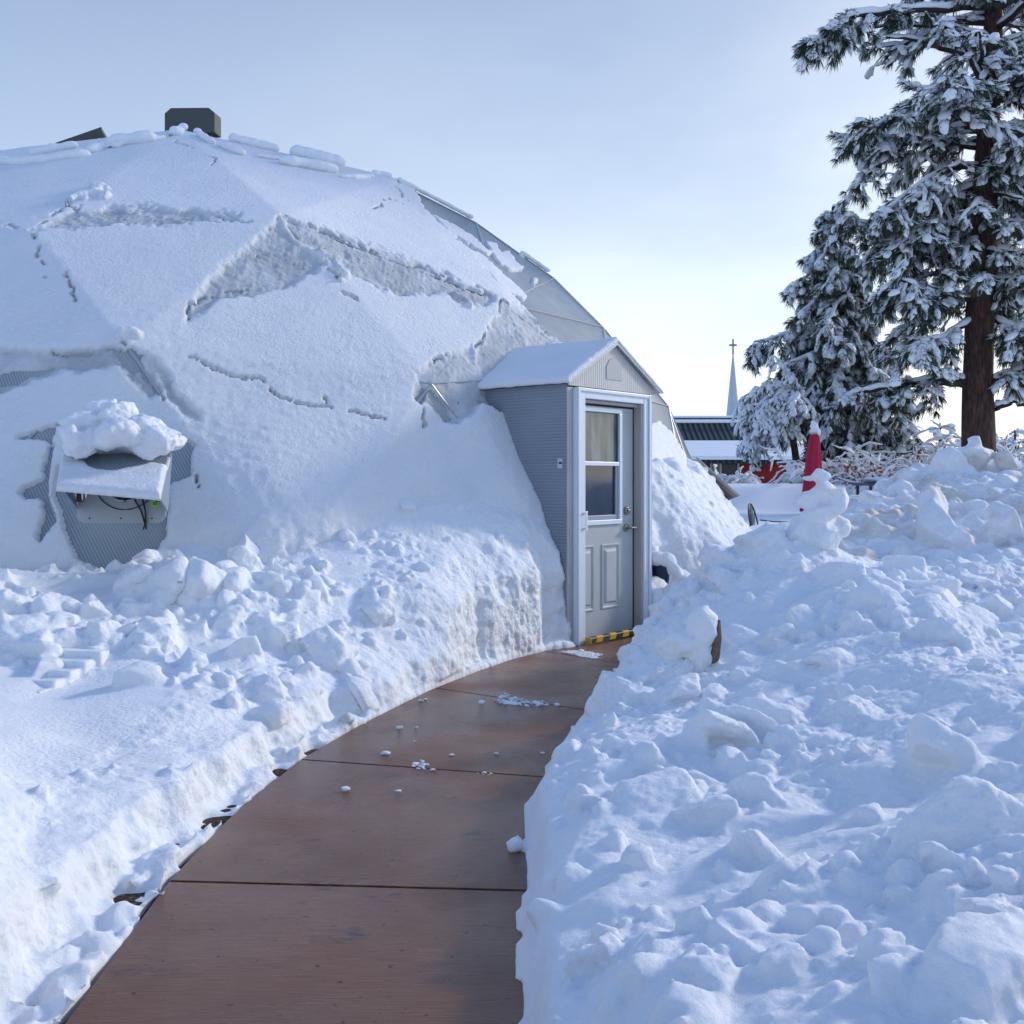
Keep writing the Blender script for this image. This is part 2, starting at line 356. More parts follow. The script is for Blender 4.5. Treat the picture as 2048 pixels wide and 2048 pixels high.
MB().prism([(.13,1.44),(.18,1.44),(.18,1.52),(.13,1.52)], (0,1), lambda v: L(np.c_[-.1025-v[:,1]*.002, v[:,0]-.08, v[:,2]])).build('wall_sticker', simple('sticker_plate', (.5,.54,.58), .4), GH)
MB().add(L([[-.106,.07+.018*math.cos(a), 1.475+.02*math.sin(a)] for a in np.linspace(0, math.pi, 9)]), [tuple(range(9))]).build('wall_sticker', simple('sticker_mark', (.03,.03,.03), .4), GH)
# door frame and door
M_WHITE = N('white_vinyl').col((.70,.76,.82)).i('Roughness', .35).m
M_JAMB = simple('jamb_paint', (.40,.37,.36), .5)
M_DARK = simple('weatherstrip', (.012,.012,.02), .7)
fr = empty('door_frame', (0,0,0)); fr.parent = GH
def pb(nm, boxes, mat, par, bev=.003):
    mb = MB()
    for a, b in boxes: mb.box(a, b, L)
    return mb.build(nm, mat, par, bevel=bev)
pb('trim', [((-.03,-.045,.0),(.085,.0,2.10)), ((.955,-.045,.0),(1.05,.0,2.10))], M_WHITE, fr, .006)
pb('trim', [((.085,-.042,2.015),(.955,.0,2.098))], M_WHITE, fr, .006)
pb('trim', [((-.03,-.06,.0),(.0,-.046,2.10)), ((1.02,-.06,.0),(1.05,-.046,2.10)), ((0,-.058,2.07),(1.02,-.043,2.098))], M_WHITE, fr, .004)
pb('jamb', [((.925,-.03,.0),(.954,.16,2.014)), ((.01,.002,0),(.04,.16,2.014)), ((.04,.002,1.985),(.924,.16,2.014))], M_JAMB, fr)
pb('weatherstrip', [((.912,.045,.0),(.924,.075,1.984)), ((.04,.045,1.972),(.912,.06,1.984))], M_DARK, fr, 0)
pb('grab_handle', [((.045,-.078,.93),(.072,-.070,1.09)), ((.048,-.070,.94),(.069,-.0455,.955)), ((.048,-.070,1.065),(.069,-.0455,1.08))], M_WHITE, fr, .003)
m = N('door_paint'); m.i('Roughness', .45); d1 = m.ramp(m.noise(2.2, 5), [(.45,(0,0,0)),(.8,(1,1,1))]); m.col(m.mix(d1, (.46,.49,.50), (.40,.42,.42))); M_DOOR = m.m
# door slab mesh with window opening and two raised panels
dd = .048; bmv = MB()
xs = [.042,.10,.70,.910]; zs = [.03,.985,1.936,1.970]
bmv.box((.042,dd,.03),(.910,dd+.04,.985),L).box((.042,dd,1.936),(.910,dd+.04,1.970),L).box((.042,dd,.986),(.10,dd+.04,1.935),L).box((.70,dd,.986),(.910,dd+.04,1.935),L)
door = bmv.build('door', M_DOOR, GH)
def raised(x0, x1, z0, z1):
    mb = MB(); rings = []
    for k, (ins, dep) in enumerate(((0,0),(.008,-.009),(.018,-.009),(.032,.004),(.046,.004),(.062,-.010),(.07,-.012))):
        rings.append([[x0+ins, dd-.001+dep, z0+ins],[x1-ins, dd-.001+dep, z0+ins],[x1-ins, dd-.001+dep, z1-ins],[x0+ins, dd-.001+dep, z1-ins]])
    V = L(np.array(rings).reshape(-1,3)); n = len(rings)
    Fc = [(k*4+j, k*4+(j+1)%4, (k+1)*4+(j+1)%4, (k+1)*4+j) for k in range(n-1) for j in range(4)]+[tuple((n-1)*4+j for j in range(4))]
    mb.add(V-np.r_[np.tile([0,0,0],(len(V),1))], Fc); return mb.build('raised_panel', M_DOOR, door)
for a in ((.075,.325,.24,.80),(.43,.70,.24,.80)):
    o = raised(*a)
pb('window_frame', [((.085,dd-.022,.965),(.72,dd+.0,1.005)), ((.085,dd-.022,1.92),(.72,dd+.0,1.96)), ((.085,dd-.022,1.0055),(.125,dd+.0,1.9195)), ((.68,dd-.022,1.0055),(.72,dd+.0,1.9195)), ((.1255,dd-.018,1.465),(.6795,dd+.01,1.50))], M_WHITE, door, .004)
pb('window_sash', [((.1255,dd-.006,1.0055),(.6795,dd+.008,1.045)), ((.64,dd-.0055,1.0455),(.6795,dd+.0085,1.4645))], simple('sash_grey', (.30,.34,.40), .4), door, .003)
m = N('upper_glass'); m.i('Roughness', .12).i('Specular IOR Level', .8)
vs = m.noise(3, 5, scale=(3,3,.8)); m.col(m.mix(m.ramp(vs, [(.35,(0,0,0)),(.7,(1,1,1))]), (.055,.085,.085), (.19,.245,.24))); M_GL1 = m.m
m = N('lower_glass'); m.i('Roughness', .06).i('Specular IOR Level', .8); m.col(m.mix(m.noise(3, 3), (.008,.018,.035), (.05,.07,.10))); M_GL2 = m.m
pb('window_pane', [((.1255,dd+.012,1.501),(.6795,dd+.018,1.9195))], M_GL1, door, 0)
pb('window_pane', [((.1255,dd+.012,1.0055),(.6395,dd+.018,1.4645))], M_GL2, door, 0)
M_STEEL = simple('brushed_steel', (.32,.31,.30), .28, .9)
def disc(mb, x, z, r, y0, y1, n=20):
    t = np.linspace(0, 2*np.pi, n, endpoint=False); mb.prism([(x+r*math.cos(a), z+r*math.sin(a)) for a in t], (y0, y1), L)
mb = MB(); disc(mb, .80, 1.075, .034, dd-.028, dd-.001); disc(mb, .80, 1.075, .016, dd-.04, dd-.0285); mb.build('deadbolt', M_STEEL, door, bevel=.004)
mb = MB(); disc(mb, .80, .925, .036, dd-.016, dd-.001); disc(mb, .80, .925, .013, dd-.06, dd-.0165)
mb.tube(L([[.80,dd-.055,.925],[.84,dd-.062,.928],[.88,dd-.058,.922],[.905,dd-.055,.917]]), [.013,.012,.010,.008], 8); mb.build('lever_handle', M_STEEL, door, bevel=.003)
# mud mark low on door, bottom sweep
pb('sweep', [((.042,dd-.004,.0),(.910,dd+.03,.029))], M_DARK, door, 0)

# striped draught bar in front of the door
ct = np.array([[.07,-.075,.048],[.90,-.075,.048]])
bar = empty('striped_bar', tuple(L([[.07,-.075,0]])[0])); tag(bar, 'black and yellow striped round bar lying across the threshold of the greenhouse door', 'safety bar')
M_BLK = simple('rubber_black', (.012,.012,.014), .45); M_YEL = simple('rubber_yellow', (.55,.30,.015), .5)
MB().box((.05,-.115,.012),(.86,-.065,.062), L).build('bar_body', M_BLK, bar, bevel=.012)
for k in range(4):
    x = .13+k*.19; MB().add(L([[x,-.1165,.016],[x+.09,-.1165,.016],[x+.11,-.1165,.054],[x+.02,-.1165,.054]]), [(0,1,2,3)]).add(L([[x+.02,-.107,.0635],[x+.11,-.107,.0635],[x+.12,-.073,.0635],[x+.03,-.073,.0635]]), [(0,1,2,3)]).add(L([[x+.02,-.1165,.054],[x+.11,-.1165,.054],[x+.11,-.107,.0635],[x+.02,-.107,.0635]]), [(0,1,2,3)]).build('yellow_band', M_YEL, bar)
MB().box((.048,-.116,.011),(.075,-.064,.063), L).build('yellow_band', M_YEL, bar, bevel=.008)

# roof vents on top
M_VENT = simple('vent_dark', (.055,.065,.06), .5)
vx = P(386, 256, 12.6); a = .32
def VM(o, yaw=-.12): 
    c, s = math.cos(yaw), math.sin(yaw); return lambda V: np.c_[V[:,0]*c-V[:,1]*s, V[:,0]*s+V[:,1]*c, V[:,2]]+o
vent = MB().prism([(-a,-.1),(a,-.1),(a,.14),(a-.08,.205),(-a+.08,.222),(-a,.16)], (-.10,.10), VM(vx)).build('roof_vent', M_VENT, GH, bevel=.006)
MB().box((-a+.05,-.08,-.3),(a-.05,.4,-.1), VM(vx)).build('vent_curb', M_DARK, GH)
MB().prism([(-.35,-.12),(.2,.12),(.2,.08),(-.35,-.2)], (-.1,.8), VM(P(172,276,12.9),.2)).build('roof_vent', M_VENT, GH)
# low vent flap propped open beyond the right curve of the dome
M_FLAP = fluted('flap_sheet', (.34,.31,.26), (.50,.46,.40), 'X', .05, .5)
MB().add([P(1392,915,12.5),P(1478,992,12.2),P(1452,1003,12.3),P(1430,1045,12.5),P(1408,1000,12.9)], [(0,4,3,2,1)]).build('vent_flap', M_FLAP, GH)
bpy.data.objects['vent_flap'].modifiers.new('s','SOLIDIFY').thickness = .02
mb = MB(); mb.tube([P(1452,1002,12.3), P(1478,1060,12.4)], .022, 6); mb.build('flap_prop', M_TRIMG, GH)

# ------------------------------------------------------------------ fan hood on the dome's left
hd = empty('fan_hood', (0,0,0)); hd.parent = GH
# Build in metric frame: origin under hood, x right, y away, z up
hy = 6.22
def H(px_, py_, y): return P(px_, py_, y)
M_HPC = fluted('hood_sheet', (.18,.22,.27), (.32,.38,.44), 'X', .022)
A0, A1 = H(118,975,6.1), H(318,992,6.1)           # lip, left / right
B0, B1 = H(135,868,6.95), H(345,868,6.95)          # back top
def slab(pts, t, nm, mat, par):
    pts = np.array(pts); n = np.cross(pts[1]-pts[0], pts[2]-pts[0]); n /= np.linalg.norm(n)
    k = len(pts); V = np.r_[pts, pts-n*t]
    return MB().add(V, [tuple(range(k)), tuple(range(k,2*k))[::-1]]+[(i,(i+1)%k,(i+1)%k+k,i+k)[::-1] for i in range(k)]).build(nm, mat, par)
slab([A0, A1, B1, B0], .012, 'hood_top', M_HPC, hd)
pl0, pr0 = H(165,1015,6.62), H(334,1020,6.62)
slab([A1, H(336,1022,6.55), H(345,905,6.8)], .012, 'hood_side', M_HPC, hd)
slab([A0, H(132,905,6.8), H(152,1020,6.55)], .012, 'hood_side', M_HPC, hd)
# fan plate, rounded corners, leaning against the dome
m = N('plate_paint'); m.i('Roughness', .4); m.col(m.mix(m.noise(4, 3), (.34,.37,.38), (.44,.47,.48))); M_PLATE = m.m
PC = H(246, 985, 6.60); W2 = .285
pp_ = [(-W2,.28),(-W2,-.15),(-W2+.02,-.18),(-W2+.05,-.195),(W2-.05,-.195),(W2-.02,-.18),(W2,-.15),(W2,.28)]
lean = .22
def PL(V): V = np.asarray(V, float); return np.c_[V[:,0], V[:,1]+V[:,2]*lean, V[:,2]]+PC
MB().prism(pp_, (0,.012), PL).build('fan_plate', M_PLATE, hd)
t = np.linspace(0, 2*np.pi, 40)
mb = MB(); mb.tube(PL([[.02+.21*math.cos(a), -.008, .10+.21*math.sin(a)] for a in t]), .0035, 5, False); mb.build('fan_ring', M_DARK, hd, True)
mb = MB(); mb.prism([(.02+.15*math.cos(a), .10+.15*math.sin(a)) for a in t[:-1]], (-.012,-.004), PL); mb.build('fan_opening', M_DARK, hd)
mb = MB(); mb.tube(PL([[.02+.155*math.cos(a), -.012, .10+.155*math.sin(a)] for a in t]), .008, 6, False); mb.build('fan_collar', M_PLATE, hd, True)
for k in range(5):
    a = k*1.257+.3; mb = MB(); mb.add(PL([[.02,-.015,.10],[.02+.14*math.cos(a),-.02,.10+.14*math.sin(a)],[.02+.14*math.cos(a+.6),-.014,.10+.14*math.sin(a+.6)]]), [(0,1,2)]); mb.build('fan_blade', simple('blade', (.07,.08,.09), .4), hd) if k == 0 else mb.build('fan_blade', bpy.data.materials['blade'], hd)
for s in (-1, 1): MB().box((s*W2*(.93 if s < 0 else .86)-.02,-.03,-.06),(s*W2*(.93 if s < 0 else .86)+.02,-.001,.12), PL).build('bracket', M_WOOD, hd)
mb = MB(); mb.tube(PL([[.05,-.05,.03],[.09,-.04,-.04],[.14,-.03,-.12],[.165,-.02,-.20],[.16,-.03,-.235]]), .006, 6)
mb.build('cable', M_BLK, hd, True)
mb = MB(); mb.tube(PL([[.12,-.05,.03],[.14,-.04,-.03],[.165,-.03,-.12],[.17,-.02,-.20],[.18,-.03,-.232]]), .006, 6); mb.build('cable', M_BLK, hd, True)
mb = MB(); mb.prism([(.212+.024*math.cos(a), -.070+.024*math.sin(a)) for a in t[:-1]], (-.004,-.001), PL); mb.build('round_sticker', simple('sticker_green', (.28,.75,.06), .4), hd)
mb = MB()
for z_ in (-.077,-.070,-.063): mb.box((.198,-.0052,z_-.002),(.226,-.0042,z_+.002), PL)
mb.build('round_sticker', simple('sticker_print', (.03,.12,.03), .5), hd)
for x_ in (-.2,0,.2): 
    mb = MB(); mb.prism([(x_+.005*math.cos(a), -.165+.005*math.sin(a)) for a in t[:-1:3]], (-.004,-.0005), PL); mb.build('bolt', M_DARK, hd)

# ------------------------------------------------------------------ snow construction kit
ico = bmesh.new(); bmesh.ops.create_icosphere(ico, subdivisions=2, radius=1); ico.verts.index_update()
ICV = np.array([v.co[:] for v in ico.verts]); ICF = np.array([[v.index for v in f.verts] for f in ico.faces]); ico.free()
protos = []
for k in range(24):
    b = bmesh.new(); n = random.randint(16, 30)
    for _ in range(n):
        v = Vector((random.gauss(0,1), random.gauss(0,1), random.gauss(0,1))); v /= (sum(abs(c)**4.5 for c in v))**(1/4.5); b.verts.new(v*random.uniform(.72,1.0))
    r_ = bmesh.ops.convex_hull(b, input=b.verts); bmesh.ops.delete(b, geom=[g for g in r_['geom_interior'] if isinstance(g, bmesh.types.BMVert)], context='VERTS')
    b.verts.index_update(); b.faces.ensure_lookup_table()
    bmesh.ops.triangulate(b, faces=b.faces); b.verts.index_update()
    protos.append((np.array([v.co[:] for v in b.verts]), np.array([[v.index for v in f.verts] for f in b.faces]))); b.free()
def rotm(r3):
    return np.array(Matrix.Rotation(r3[2],3,'Z')@Matrix.Rotation(r3[1],3,'Y')@Matrix.Rotation(r3[0],3,'X'))
def chunks(VV, FF, off, centers, sizes, flat=(.5,1.), tilt=.6):
    for c, s in zip(centers, sizes):
        pv, pf = protos[random.randrange(len(protos))]
        sc = np.array([random.uniform(.8,1.3), random.uniform(.65,1.1), random.uniform(*flat)])*s
        M = rotm((random.gauss(0,tilt), random.gauss(0,tilt), random.uniform(0,6.28)))
        VV.append((pv*sc)@M.T+c); FF.append(pf+off); off += len(pv)
    return off
def heightbody(x0, x1, y0, y1, st, Hf, bot=-.32):
    xs = np.arange(x0, x1+st, st); ys = np.arange(y0, y1+st, st); X, Y = np.meshgrid(xs, ys); n0, n1 = X.shape
    Z = Hf(X.ravel(), Y.ravel()); edge = np.zeros((n0,n1), bool); edge[0] = edge[-1] = True; edge[:,0] = edge[:,-1] = True
    Z = np.where(edge.ravel(), bot+.02, Z)
    T = np.c_[X.ravel(), Y.ravel(), Z]; Bm = np.c_[X.ravel(), Y.ravel(), np.full(X.size, bot)]
    I = np.arange(X.size).reshape(X.shape); q_ = np.stack([I[:-1,:-1], I[:-1,1:], I[1:,1:], I[1:,:-1]], -1).reshape(-1,4)
    tri = np.r_[q_[:,[0,1,2]], q_[:,[0,2,3]]]; N_ = X.size
    rim = np.r_[I[0,:], I[1:,-1], I[-1,-2::-1], I[-2:0:-1,0]]; nx = np.roll(rim, -1)
    side = np.r_[np.c_[rim, rim+N_, nx+N_], np.c_[rim, nx+N_, nx]]
    return np.r_[T, Bm], np.r_[tri, tri[:,::-1]+N_, side]
def remesh(VV, FF, vox, smooth=2, disp=None, zmin=-.06, cull=None):
    V = np.concatenate(VV); Fc = np.concatenate(FF)
    me = bpy.data.meshes.new('tmp'); fast(me, V, Fc); o = bpy.data.objects.new('tmp', me); col.objects.link(o)
    md = o.modifiers.new('r', 'REMESH'); md.mode = 'VOXEL'; md.voxel_size = vox
    dg = bpy.context.evaluated_depsgraph_get(); dg.update(); e = o.evaluated_get(dg).data
    nv = len(e.vertices); V = np.empty(nv*3, np.float32); e.vertices.foreach_get('co', V); V = V.reshape(-1,3).astype(float)
    ne = len(e.edges); E = np.empty(ne*2, np.int32); e.edges.foreach_get('vertices', E); E = E.reshape(-1,2)
    nl = len(e.loops); Lp = np.empty(nl, np.int32); e.loops.foreach_get('vertex_index', Lp)
    assert nl % 4 == 0 and nl//4 == len(e.polygons), 'quads expected'
    Q = Lp.reshape(-1,4)
    col.objects.unlink(o); bpy.data.objects.remove(o); bpy.data.meshes.remove(me)
    deg = np.bincount(E.ravel(), minlength=nv)[:,None]
    for k in range(smooth):
        S = np.stack([np.bincount(E[:,0], V[E[:,1],c], nv)+np.bincount(E[:,1], V[E[:,0],c], nv) for c in range(3)], -1)
        V = V*.4+.6*S/np.maximum(deg, 1)
    if disp is not None:
        nr = np.cross(V[Q[:,2]]-V[Q[:,0]], V[Q[:,3]]-V[Q[:,1]]); nn = np.stack([sum(np.bincount(Q[:,j], nr[:,c], nv) for j in range(4)) for c in range(3)], -1)
        nn /= np.linalg.norm(nn, axis=1)[:,None]+1e-12; V = V+nn*disp(V, nn)[:,None]
    keep = (V[Q,2].max(1) > zmin)
    if cull is not None: keep &= ~cull(V[Q].mean(1))
    Q = Q[keep]; u, inv = np.unique(Q, return_inverse=True); return V[u], inv.reshape(-1,4)
def sample(n, x0, x1, y0, y1, Hf, dens=None):
    x = rng.uniform(x0, x1, n); y = rng.uniform(y0, y1, n); z = Hf(x, y); k = z > .05
    if dens is not None: k &= rng.uniform(0,1,n) < dens(x, y)
    return np.c_[x, y, z][k]

VV, FF = [], []; off = 0
for pl_, r_ in RIDGE:
    a = np.array(pl_, float); sg_ = np.r_[0, np.cumsum(np.linalg.norm(np.diff(a, axis=0), axis=1))]; t_ = np.arange(0, sg_[-1], 7.0)
    for x_, y_ in zip(np.interp(t_, sg_, a[:,0]), np.interp(t_, sg_, a[:,1])):
        d_ = dome_dir(x_, max(y_, 266-abs(x_-350)*0)); c_ = d_*(facet_r(d_[None])[0]+.03)+CEN; k_ = r_*random.uniform(.85,1.2); VV.append(ICV*np.array([k_*1.15,k_*1.3,k_*.9])+c_+[0,0,r_*.75]); FF.append(ICF+off); off += len(ICV)
V, Q = remesh(VV, FF, .017, 3, lambda V, n: .012*fbm(V, 7, 3, 700), -9); mesh('ridge_snow', V, Q, M_SNOWT, GH, True)['kind'] = 'stuff'
# path edges in world metres (left and right)
PLft = [(-1.02,-4),(-1.04,0),(-1.08,1.6)]+[tuple(Gp(*p)) for p in ((130,2048),(340,1760),(460,1635),(600,1520),(720,1450),(860,1380),(1000,1325),(1095,1300),(1150,1293))]+[(.50,8.34)]
PRgt = [(-.02,-4),(-.03,0),(-.03,1.6)]+[tuple(Gp(*p)) for p in ((1003,2048),(1004,1900),(1008,1770),(1030,1650),(1046,1600),(1080,1530),(1112,1480),(1150,1435),(1200,1375),(1240,1340),(1272,1310),(1300,1290))]
def side(pts, line):                          # signed distance, positive to the right of the line's travel
    d = polydist(pts, line); best = np.full(len(pts), 1e9); sg = np.ones(len(pts))
    for a, b in zip(line[:-1], line[1:]):
        a = np.array(a); b = np.array(b); ab = b-a; t_ = np.clip(((pts-a)@ab)/(ab@ab), 0, 1); dd_ = np.linalg.norm(pts-a-t_[:,None]*ab, axis=1)
        cr = ab[0]*(pts[:,1]-a[1])-ab[1]*(pts[:,0]-a[0]); k = dd_ < best-1e-9; best = np.where(k, dd_, best); sg = np.where(k, np.where(cr < 0, 1, -1), sg)
    return d*sg
def rdome(x, y): return np.hypot(x-CEN[0], y-CEN[1])
def azd(x, y): return np.degrees(np.arctan2(x-CEN[0], -(y-CEN[1])))
def sphz(rr): return np.sqrt(np.maximum(RAD**2-rr**2, 0))+CEN[2]

# ---- left bank
cl = [(*P(x,y,d)[:2], P(x,y,d)[2]) for x,y,d in (
 (-200,1500,3.3),(100,1700,3.35),(-100,1650,3.0),(200,1690,3.45),(0,1500,4.0),(200,1500,4.3),(440,1500,4.6),(560,1440,5.1),(630,1380,5.6),(400,1400,5.0),(200,1400,4.9),(0,1400,4.7),
 (-200,1380,4.6),(100,1300,5.6),(300,1300,5.7),(450,1310,5.75),(560,1290,6.1),(680,1290,6.2),(650,1220,6.6),(740,1250,6.9),(500,1210,6.25),(350,1210,6.2),(200,1200,6.1),(60,1220,5.9),(-150,1200,5.8),
 (380,1115,6.45),(300,1125,6.45),(220,1160,6.4),(120,1165,6.45),(0,1130,6.5),(-200,1080,6.6),(500,1080,6.75),(520,985,7.1),(420,1030,6.85),(640,1100,6.95),(640,990,7.35),(780,1160,7.1),(850,1050,7.5),(900,1200,7.15),(960,1100,7.55),(960,1230,7.3),(1050,1200,7.75),(1080,1130,8.0),(1110,1160,8.1),(1000,1000,8.0),(760,1230,6.8),
 (-300,1900,2.0),(0,2000,2.2),(100,1800,2.9))]
cl += [(-2.5,.5,.4),(-1.4,.5,.26),(-3,2,.45),(-1.4,-.5,.3),(-4,4,.5)]
def HL(x, y):
    p = np.stack([x, y], -1); s = -side(p, PLft)                      # distance left of the path edge
    pn_ = p3(x, y); w = fbm(pn_, 2.2, 3, 12)*.10+fbm(pn_, 7, 3, 15)*.06
    gap = .15*sstep(7.0, 4.0, y)+.03
    sd = s-gap+w*1.1
    h = rbf(cl, p)+.05*fbm(pn_, 1.4, 3, 20)
    rr = rdome(x, y); aa = azd(x, y)
    capR = np.interp(rr, [6.2,6.5,6.8,7.1,7.4,7.8], [1.50,1.32,1.06,.82,.66,.60]); capL = np.interp(rr, [6.2,6.6,6.95,7.3,7.8], [1.1,.95,.80,.76,.74]); capF = np.interp(rr, [6.2,6.6,6.9,7.2,7.6], [.60,.62,.68,.78,.78])
    kR = sstep(14, 22, aa); kF = sstep(0, 3.5, aa)*sstep(16, 12, aa); cap = capL*(1-kR)+capR*kR; cap = cap*(1-kF)+np.minimum(cap, capF)*kF; cap = cap+.05*fbm(pn_, 1.8, 3, 23)
    bl_ = sstep(7.9, 7.35, rr); h = h*(1-bl_)+bl_*np.where(kR > .5, cap, np.minimum(h+.0, cap)); h = np.maximum(h, .2)
    h *= sstep(-.02, .06, sd)*.80+.20*sstep(-.02, .30, sd)
    strip = np.where((s > .004), -.008+.075*fbm(pn_, 6, 4, 22)+.03*vn(pn_*28, 27)+.03*sstep(4.5,7.5,y), -.3)
    h = np.where(sd > -.02, np.maximum(h, strip), strip)
    # open pit under the fan where the slid snow left the panels bare
    loc = np.stack([x, y], -1)@np.array([[ux[0], uy[0]],[ux[1], uy[1]]])-np.array([U0@ux, U0@uy])
    h = np.where((loc[:,0] > -.04) & (loc[:,1] > -.08), -.3, h)
    h = np.where(s > 0, h, -.3); return h
VV, FF = [], []; off = 0
v, f_ = heightbody(-5.6, .75, .6, 9.2, .02, HL); VV.append(v); FF.append(f_); off += len(v)
def rub(x, y):
    p_ = p3(x, y); rr = rdome(x, y); n1 = fbm(p_, 1.3, 3, 801); top = sstep(6.75, 7.25, rr+.55*n1); lo = sstep(5.1, 5.6, y+.5*n1+.10*(x+2)); g = .12+.88*(fbm(p_, 1.9, 3, 802) > -.03)
    return top*lo*g*sstep(-.55, -.95, x)
c = sample(5200, -5.2, .6, 5.1, 8.3, HL, rub); off = chunks(VV, FF, off, c+[0,0,.004], np.minimum(rng.pareto(2.4, len(c)),3)*.018+.014, (.6,1))
c = sample(800, -5.0, -.6, 5.0, 7.0, HL, rub); off = chunks(VV, FF, off, c+[0,0,.004], .035+.12*rng.uniform(0,1,len(c))**2.2, (.5,1))
c = sample(1500, -2.2, .5, 1.6, 8.3, HL, lambda x, y: (lambda s_: (s_ < .75)*(s_ > .1)*.8)(-side(np.stack([x,y],-1), PLft))); off = chunks(VV, FF, off, c-[0,0,.01], np.minimum(rng.pareto(2.2, len(c)),3)*.014+.012, (.6,1))
# crumbs at the foot of the wall
x = rng.uniform(-2.2,.5, 2600); y = 1.6+6.6*rng.uniform(0,1,2600)**1.6; s_ = -side(np.stack([x,y],-1), PLft); k = (s_ > .01) & (s_ < .22) & (rng.uniform(0,1,2600) < np.where(y < 3.6, 1., .35))
off = chunks(VV, FF, off, np.c_[x,y,np.full(len(x),.004)][k], np.minimum(rng.pareto(2.0, k.sum()),3.5)*.013+.012, (.6,1))
# sculpted blocks: bank shoulder, blocks under the fan
for px_, py_, d_, s_, fl in ((665,1290,6.15,.20,.8),(560,1260,6.1,.15,.8),(330,1150,6.3,.16,.8),(262,1165,6.3,.13,.8),(230,1240,6.0,.22,.5),(60,1250,5.6,.2,.6),(130,1230,5.8,.16,.7),(500,1320,5.8,.08,.8),(410,1320,5.75,.07,.8),(600,1320,5.9,.08,.8),(180,1340,5.35,.07,.8),(470,1150,6.45,.14,.8),(560,1170,6.55,.12,.8),(760,1180,6.9,.1,.8)):
    p_ = P(px_, py_, d_); off = chunks(VV, FF, off, [p_-[0,0,s_*.35]], [s_], (fl*.8,fl), .35)
def dispL(V, n):
    s = -side(V[:,:2], PLft); wall = sstep(.75, .45, s)*sstep(0.02,.06, V[:,2]); steep = 1-np.abs(n[:,2])
    r_ = rub(V[:,0], V[:,1]); smoothz = sstep(.0,.5, r_+wall)
    wav = .035*fbm(V, 2.3, 2, 60)
    return wav*(1-wall)+(.004+.012*smoothz+.030*wall*steep)*fbm(V, 7, 4, 61)+(.0008+.008*smoothz)*fbm(V, 24, 4, 62, .6)+.012*fbm(V, 4.5, 3, 64)*sstep(.3,.8,V[:,2])
V, Q = remesh(VV, FF, .0112, 2, dispL, -.08, lambda c: (rdome(c[:,0], c[:,1]) < 5.9) | (c[:,2] < -.06) | (c[:,1] > 9.1) | (c[:,0] < -5.55))
lb = mesh('snow_bank', V, Q, M_SNOW, None, True, np.array([-2.2,5.,0])); tag(lb, 'left snow bank between brown path and dome, smooth in front with a rubbly crest', 'snow bank')
print('left bank', len(V))

# ---- right bank
cR = [(*P(x,y,d)[:2], P(x,y,d)[2]) for x,y,d in (
 (1080,2000,2.3),(1080,1800,2.85),(1070,1650,3.5),(1110,1540,4.1),(1180,1450,4.9),(1240,1380,5.7),(1300,1300,6.4),(1300,1600,3.7),(1300,1450,4.5),(1350,1350,5.5),(1340,1270,6.5),(1400,1180,6.9),(1440,1120,7.1),
 (1500,1080,7.2),(1560,1062,7.1),(1640,1090,7.0),(1700,1115,6.9),(1750,1150,6.7),(1800,1200,6.4),(1900,1260,5.8),(2048,1320,5.2),(2200,1350,4.9),(1600,1200,6.3),(1600,1300,5.5),(1600,1500,4.2),(1600,1700,3.1),(1500,1900,2.3),(1800,1900,2.2),(1800,1700,2.8),(1800,1500,3.7),
 (1800,1300,5.0),(1700,1200,5.9),(2000,1400,4.1),(2000,1300,4.8),(2048,1600,3.1),(2048,1900,2.1),(2048,1750,2.5),(1450,1600,3.6),(1450,1400,4.9),(1700,1600,3.5),(1250,1900,2.5),(1200,1700,3.2),(2300,1500,3.2))]
cR += [(1.3,8.6,.05),(2.3,8.4,.25),(3.2,8.3,.4),(4.5,8.0,.5),(4.8,6,.75),(1.8,7.9,.45),(4.5,3,.6),(.4,1,.3),(1.5,0,.4),(3,1,.5),(.3,-.5,.3)]
def HR(x, y):
    p = np.stack([x, y], -1); s = side(p, PRgt); pn_ = p3(x, y)
    w = fbm(pn_, 2.6, 3, 112)*.05+fbm(pn_, 10, 2, 115)*.015*sstep(3.5,5.5,y)
    sd = s-.035+w
    h = np.maximum(rbf(cR, p), .12)+.07*fbm(pn_, 1.7, 4, 120)+.08*np.abs(fbm(pn_, 2.6, 3, 121))
    h *= sstep(0, .10, sd)*.6+.4*sstep(0, .30, sd)
    h = np.where((y > 8.0) & (s < .6), np.minimum(h, .25*np.maximum(s,0)), h)
    return np.where((s > .005) & (sd > 0), h, -.3)
VV, FF = [], []; off = 0
v, f_ = heightbody(-.15, 5.2, .6, 9.0, .02, HR); VV.append(v); FF.append(f_); off += len(v)
def dR(x, y): s = side(np.stack([x,y],-1), PRgt); return sstep(.03,.25,s)*(.15+.85*(fbm(p3(x,y), 1.3, 3, 130) > .0))
c = sample(9000, 0, 5.1, 1.4, 8.6, HR, dR); off = chunks(VV, FF, off, c+[0,0,.004], np.minimum(rng.pareto(2.3, len(c)),3.5)*.014+.012, (.55,1))
c = sample(1500, .15, 5.1, 1.2, 8.2, HR, dR); off = chunks(VV, FF, off, c+[0,0,.006], rng.uniform(.03,.085, len(c)), (.4,1))
c = sample(330, .35, 5.1, 1.2, 7.8, HR, dR); off = chunks(VV, FF, off, c-[0,0,.02], rng.uniform(.09,.23, len(c)), (.25,.7), .5)
c = sample(70, .5, 4.6, 1.6, 6.6, HR, dR); off = chunks(VV, FF, off, c+[0,0,.01], rng.uniform(.12,.22, len(c)), (.3,.6), .55)
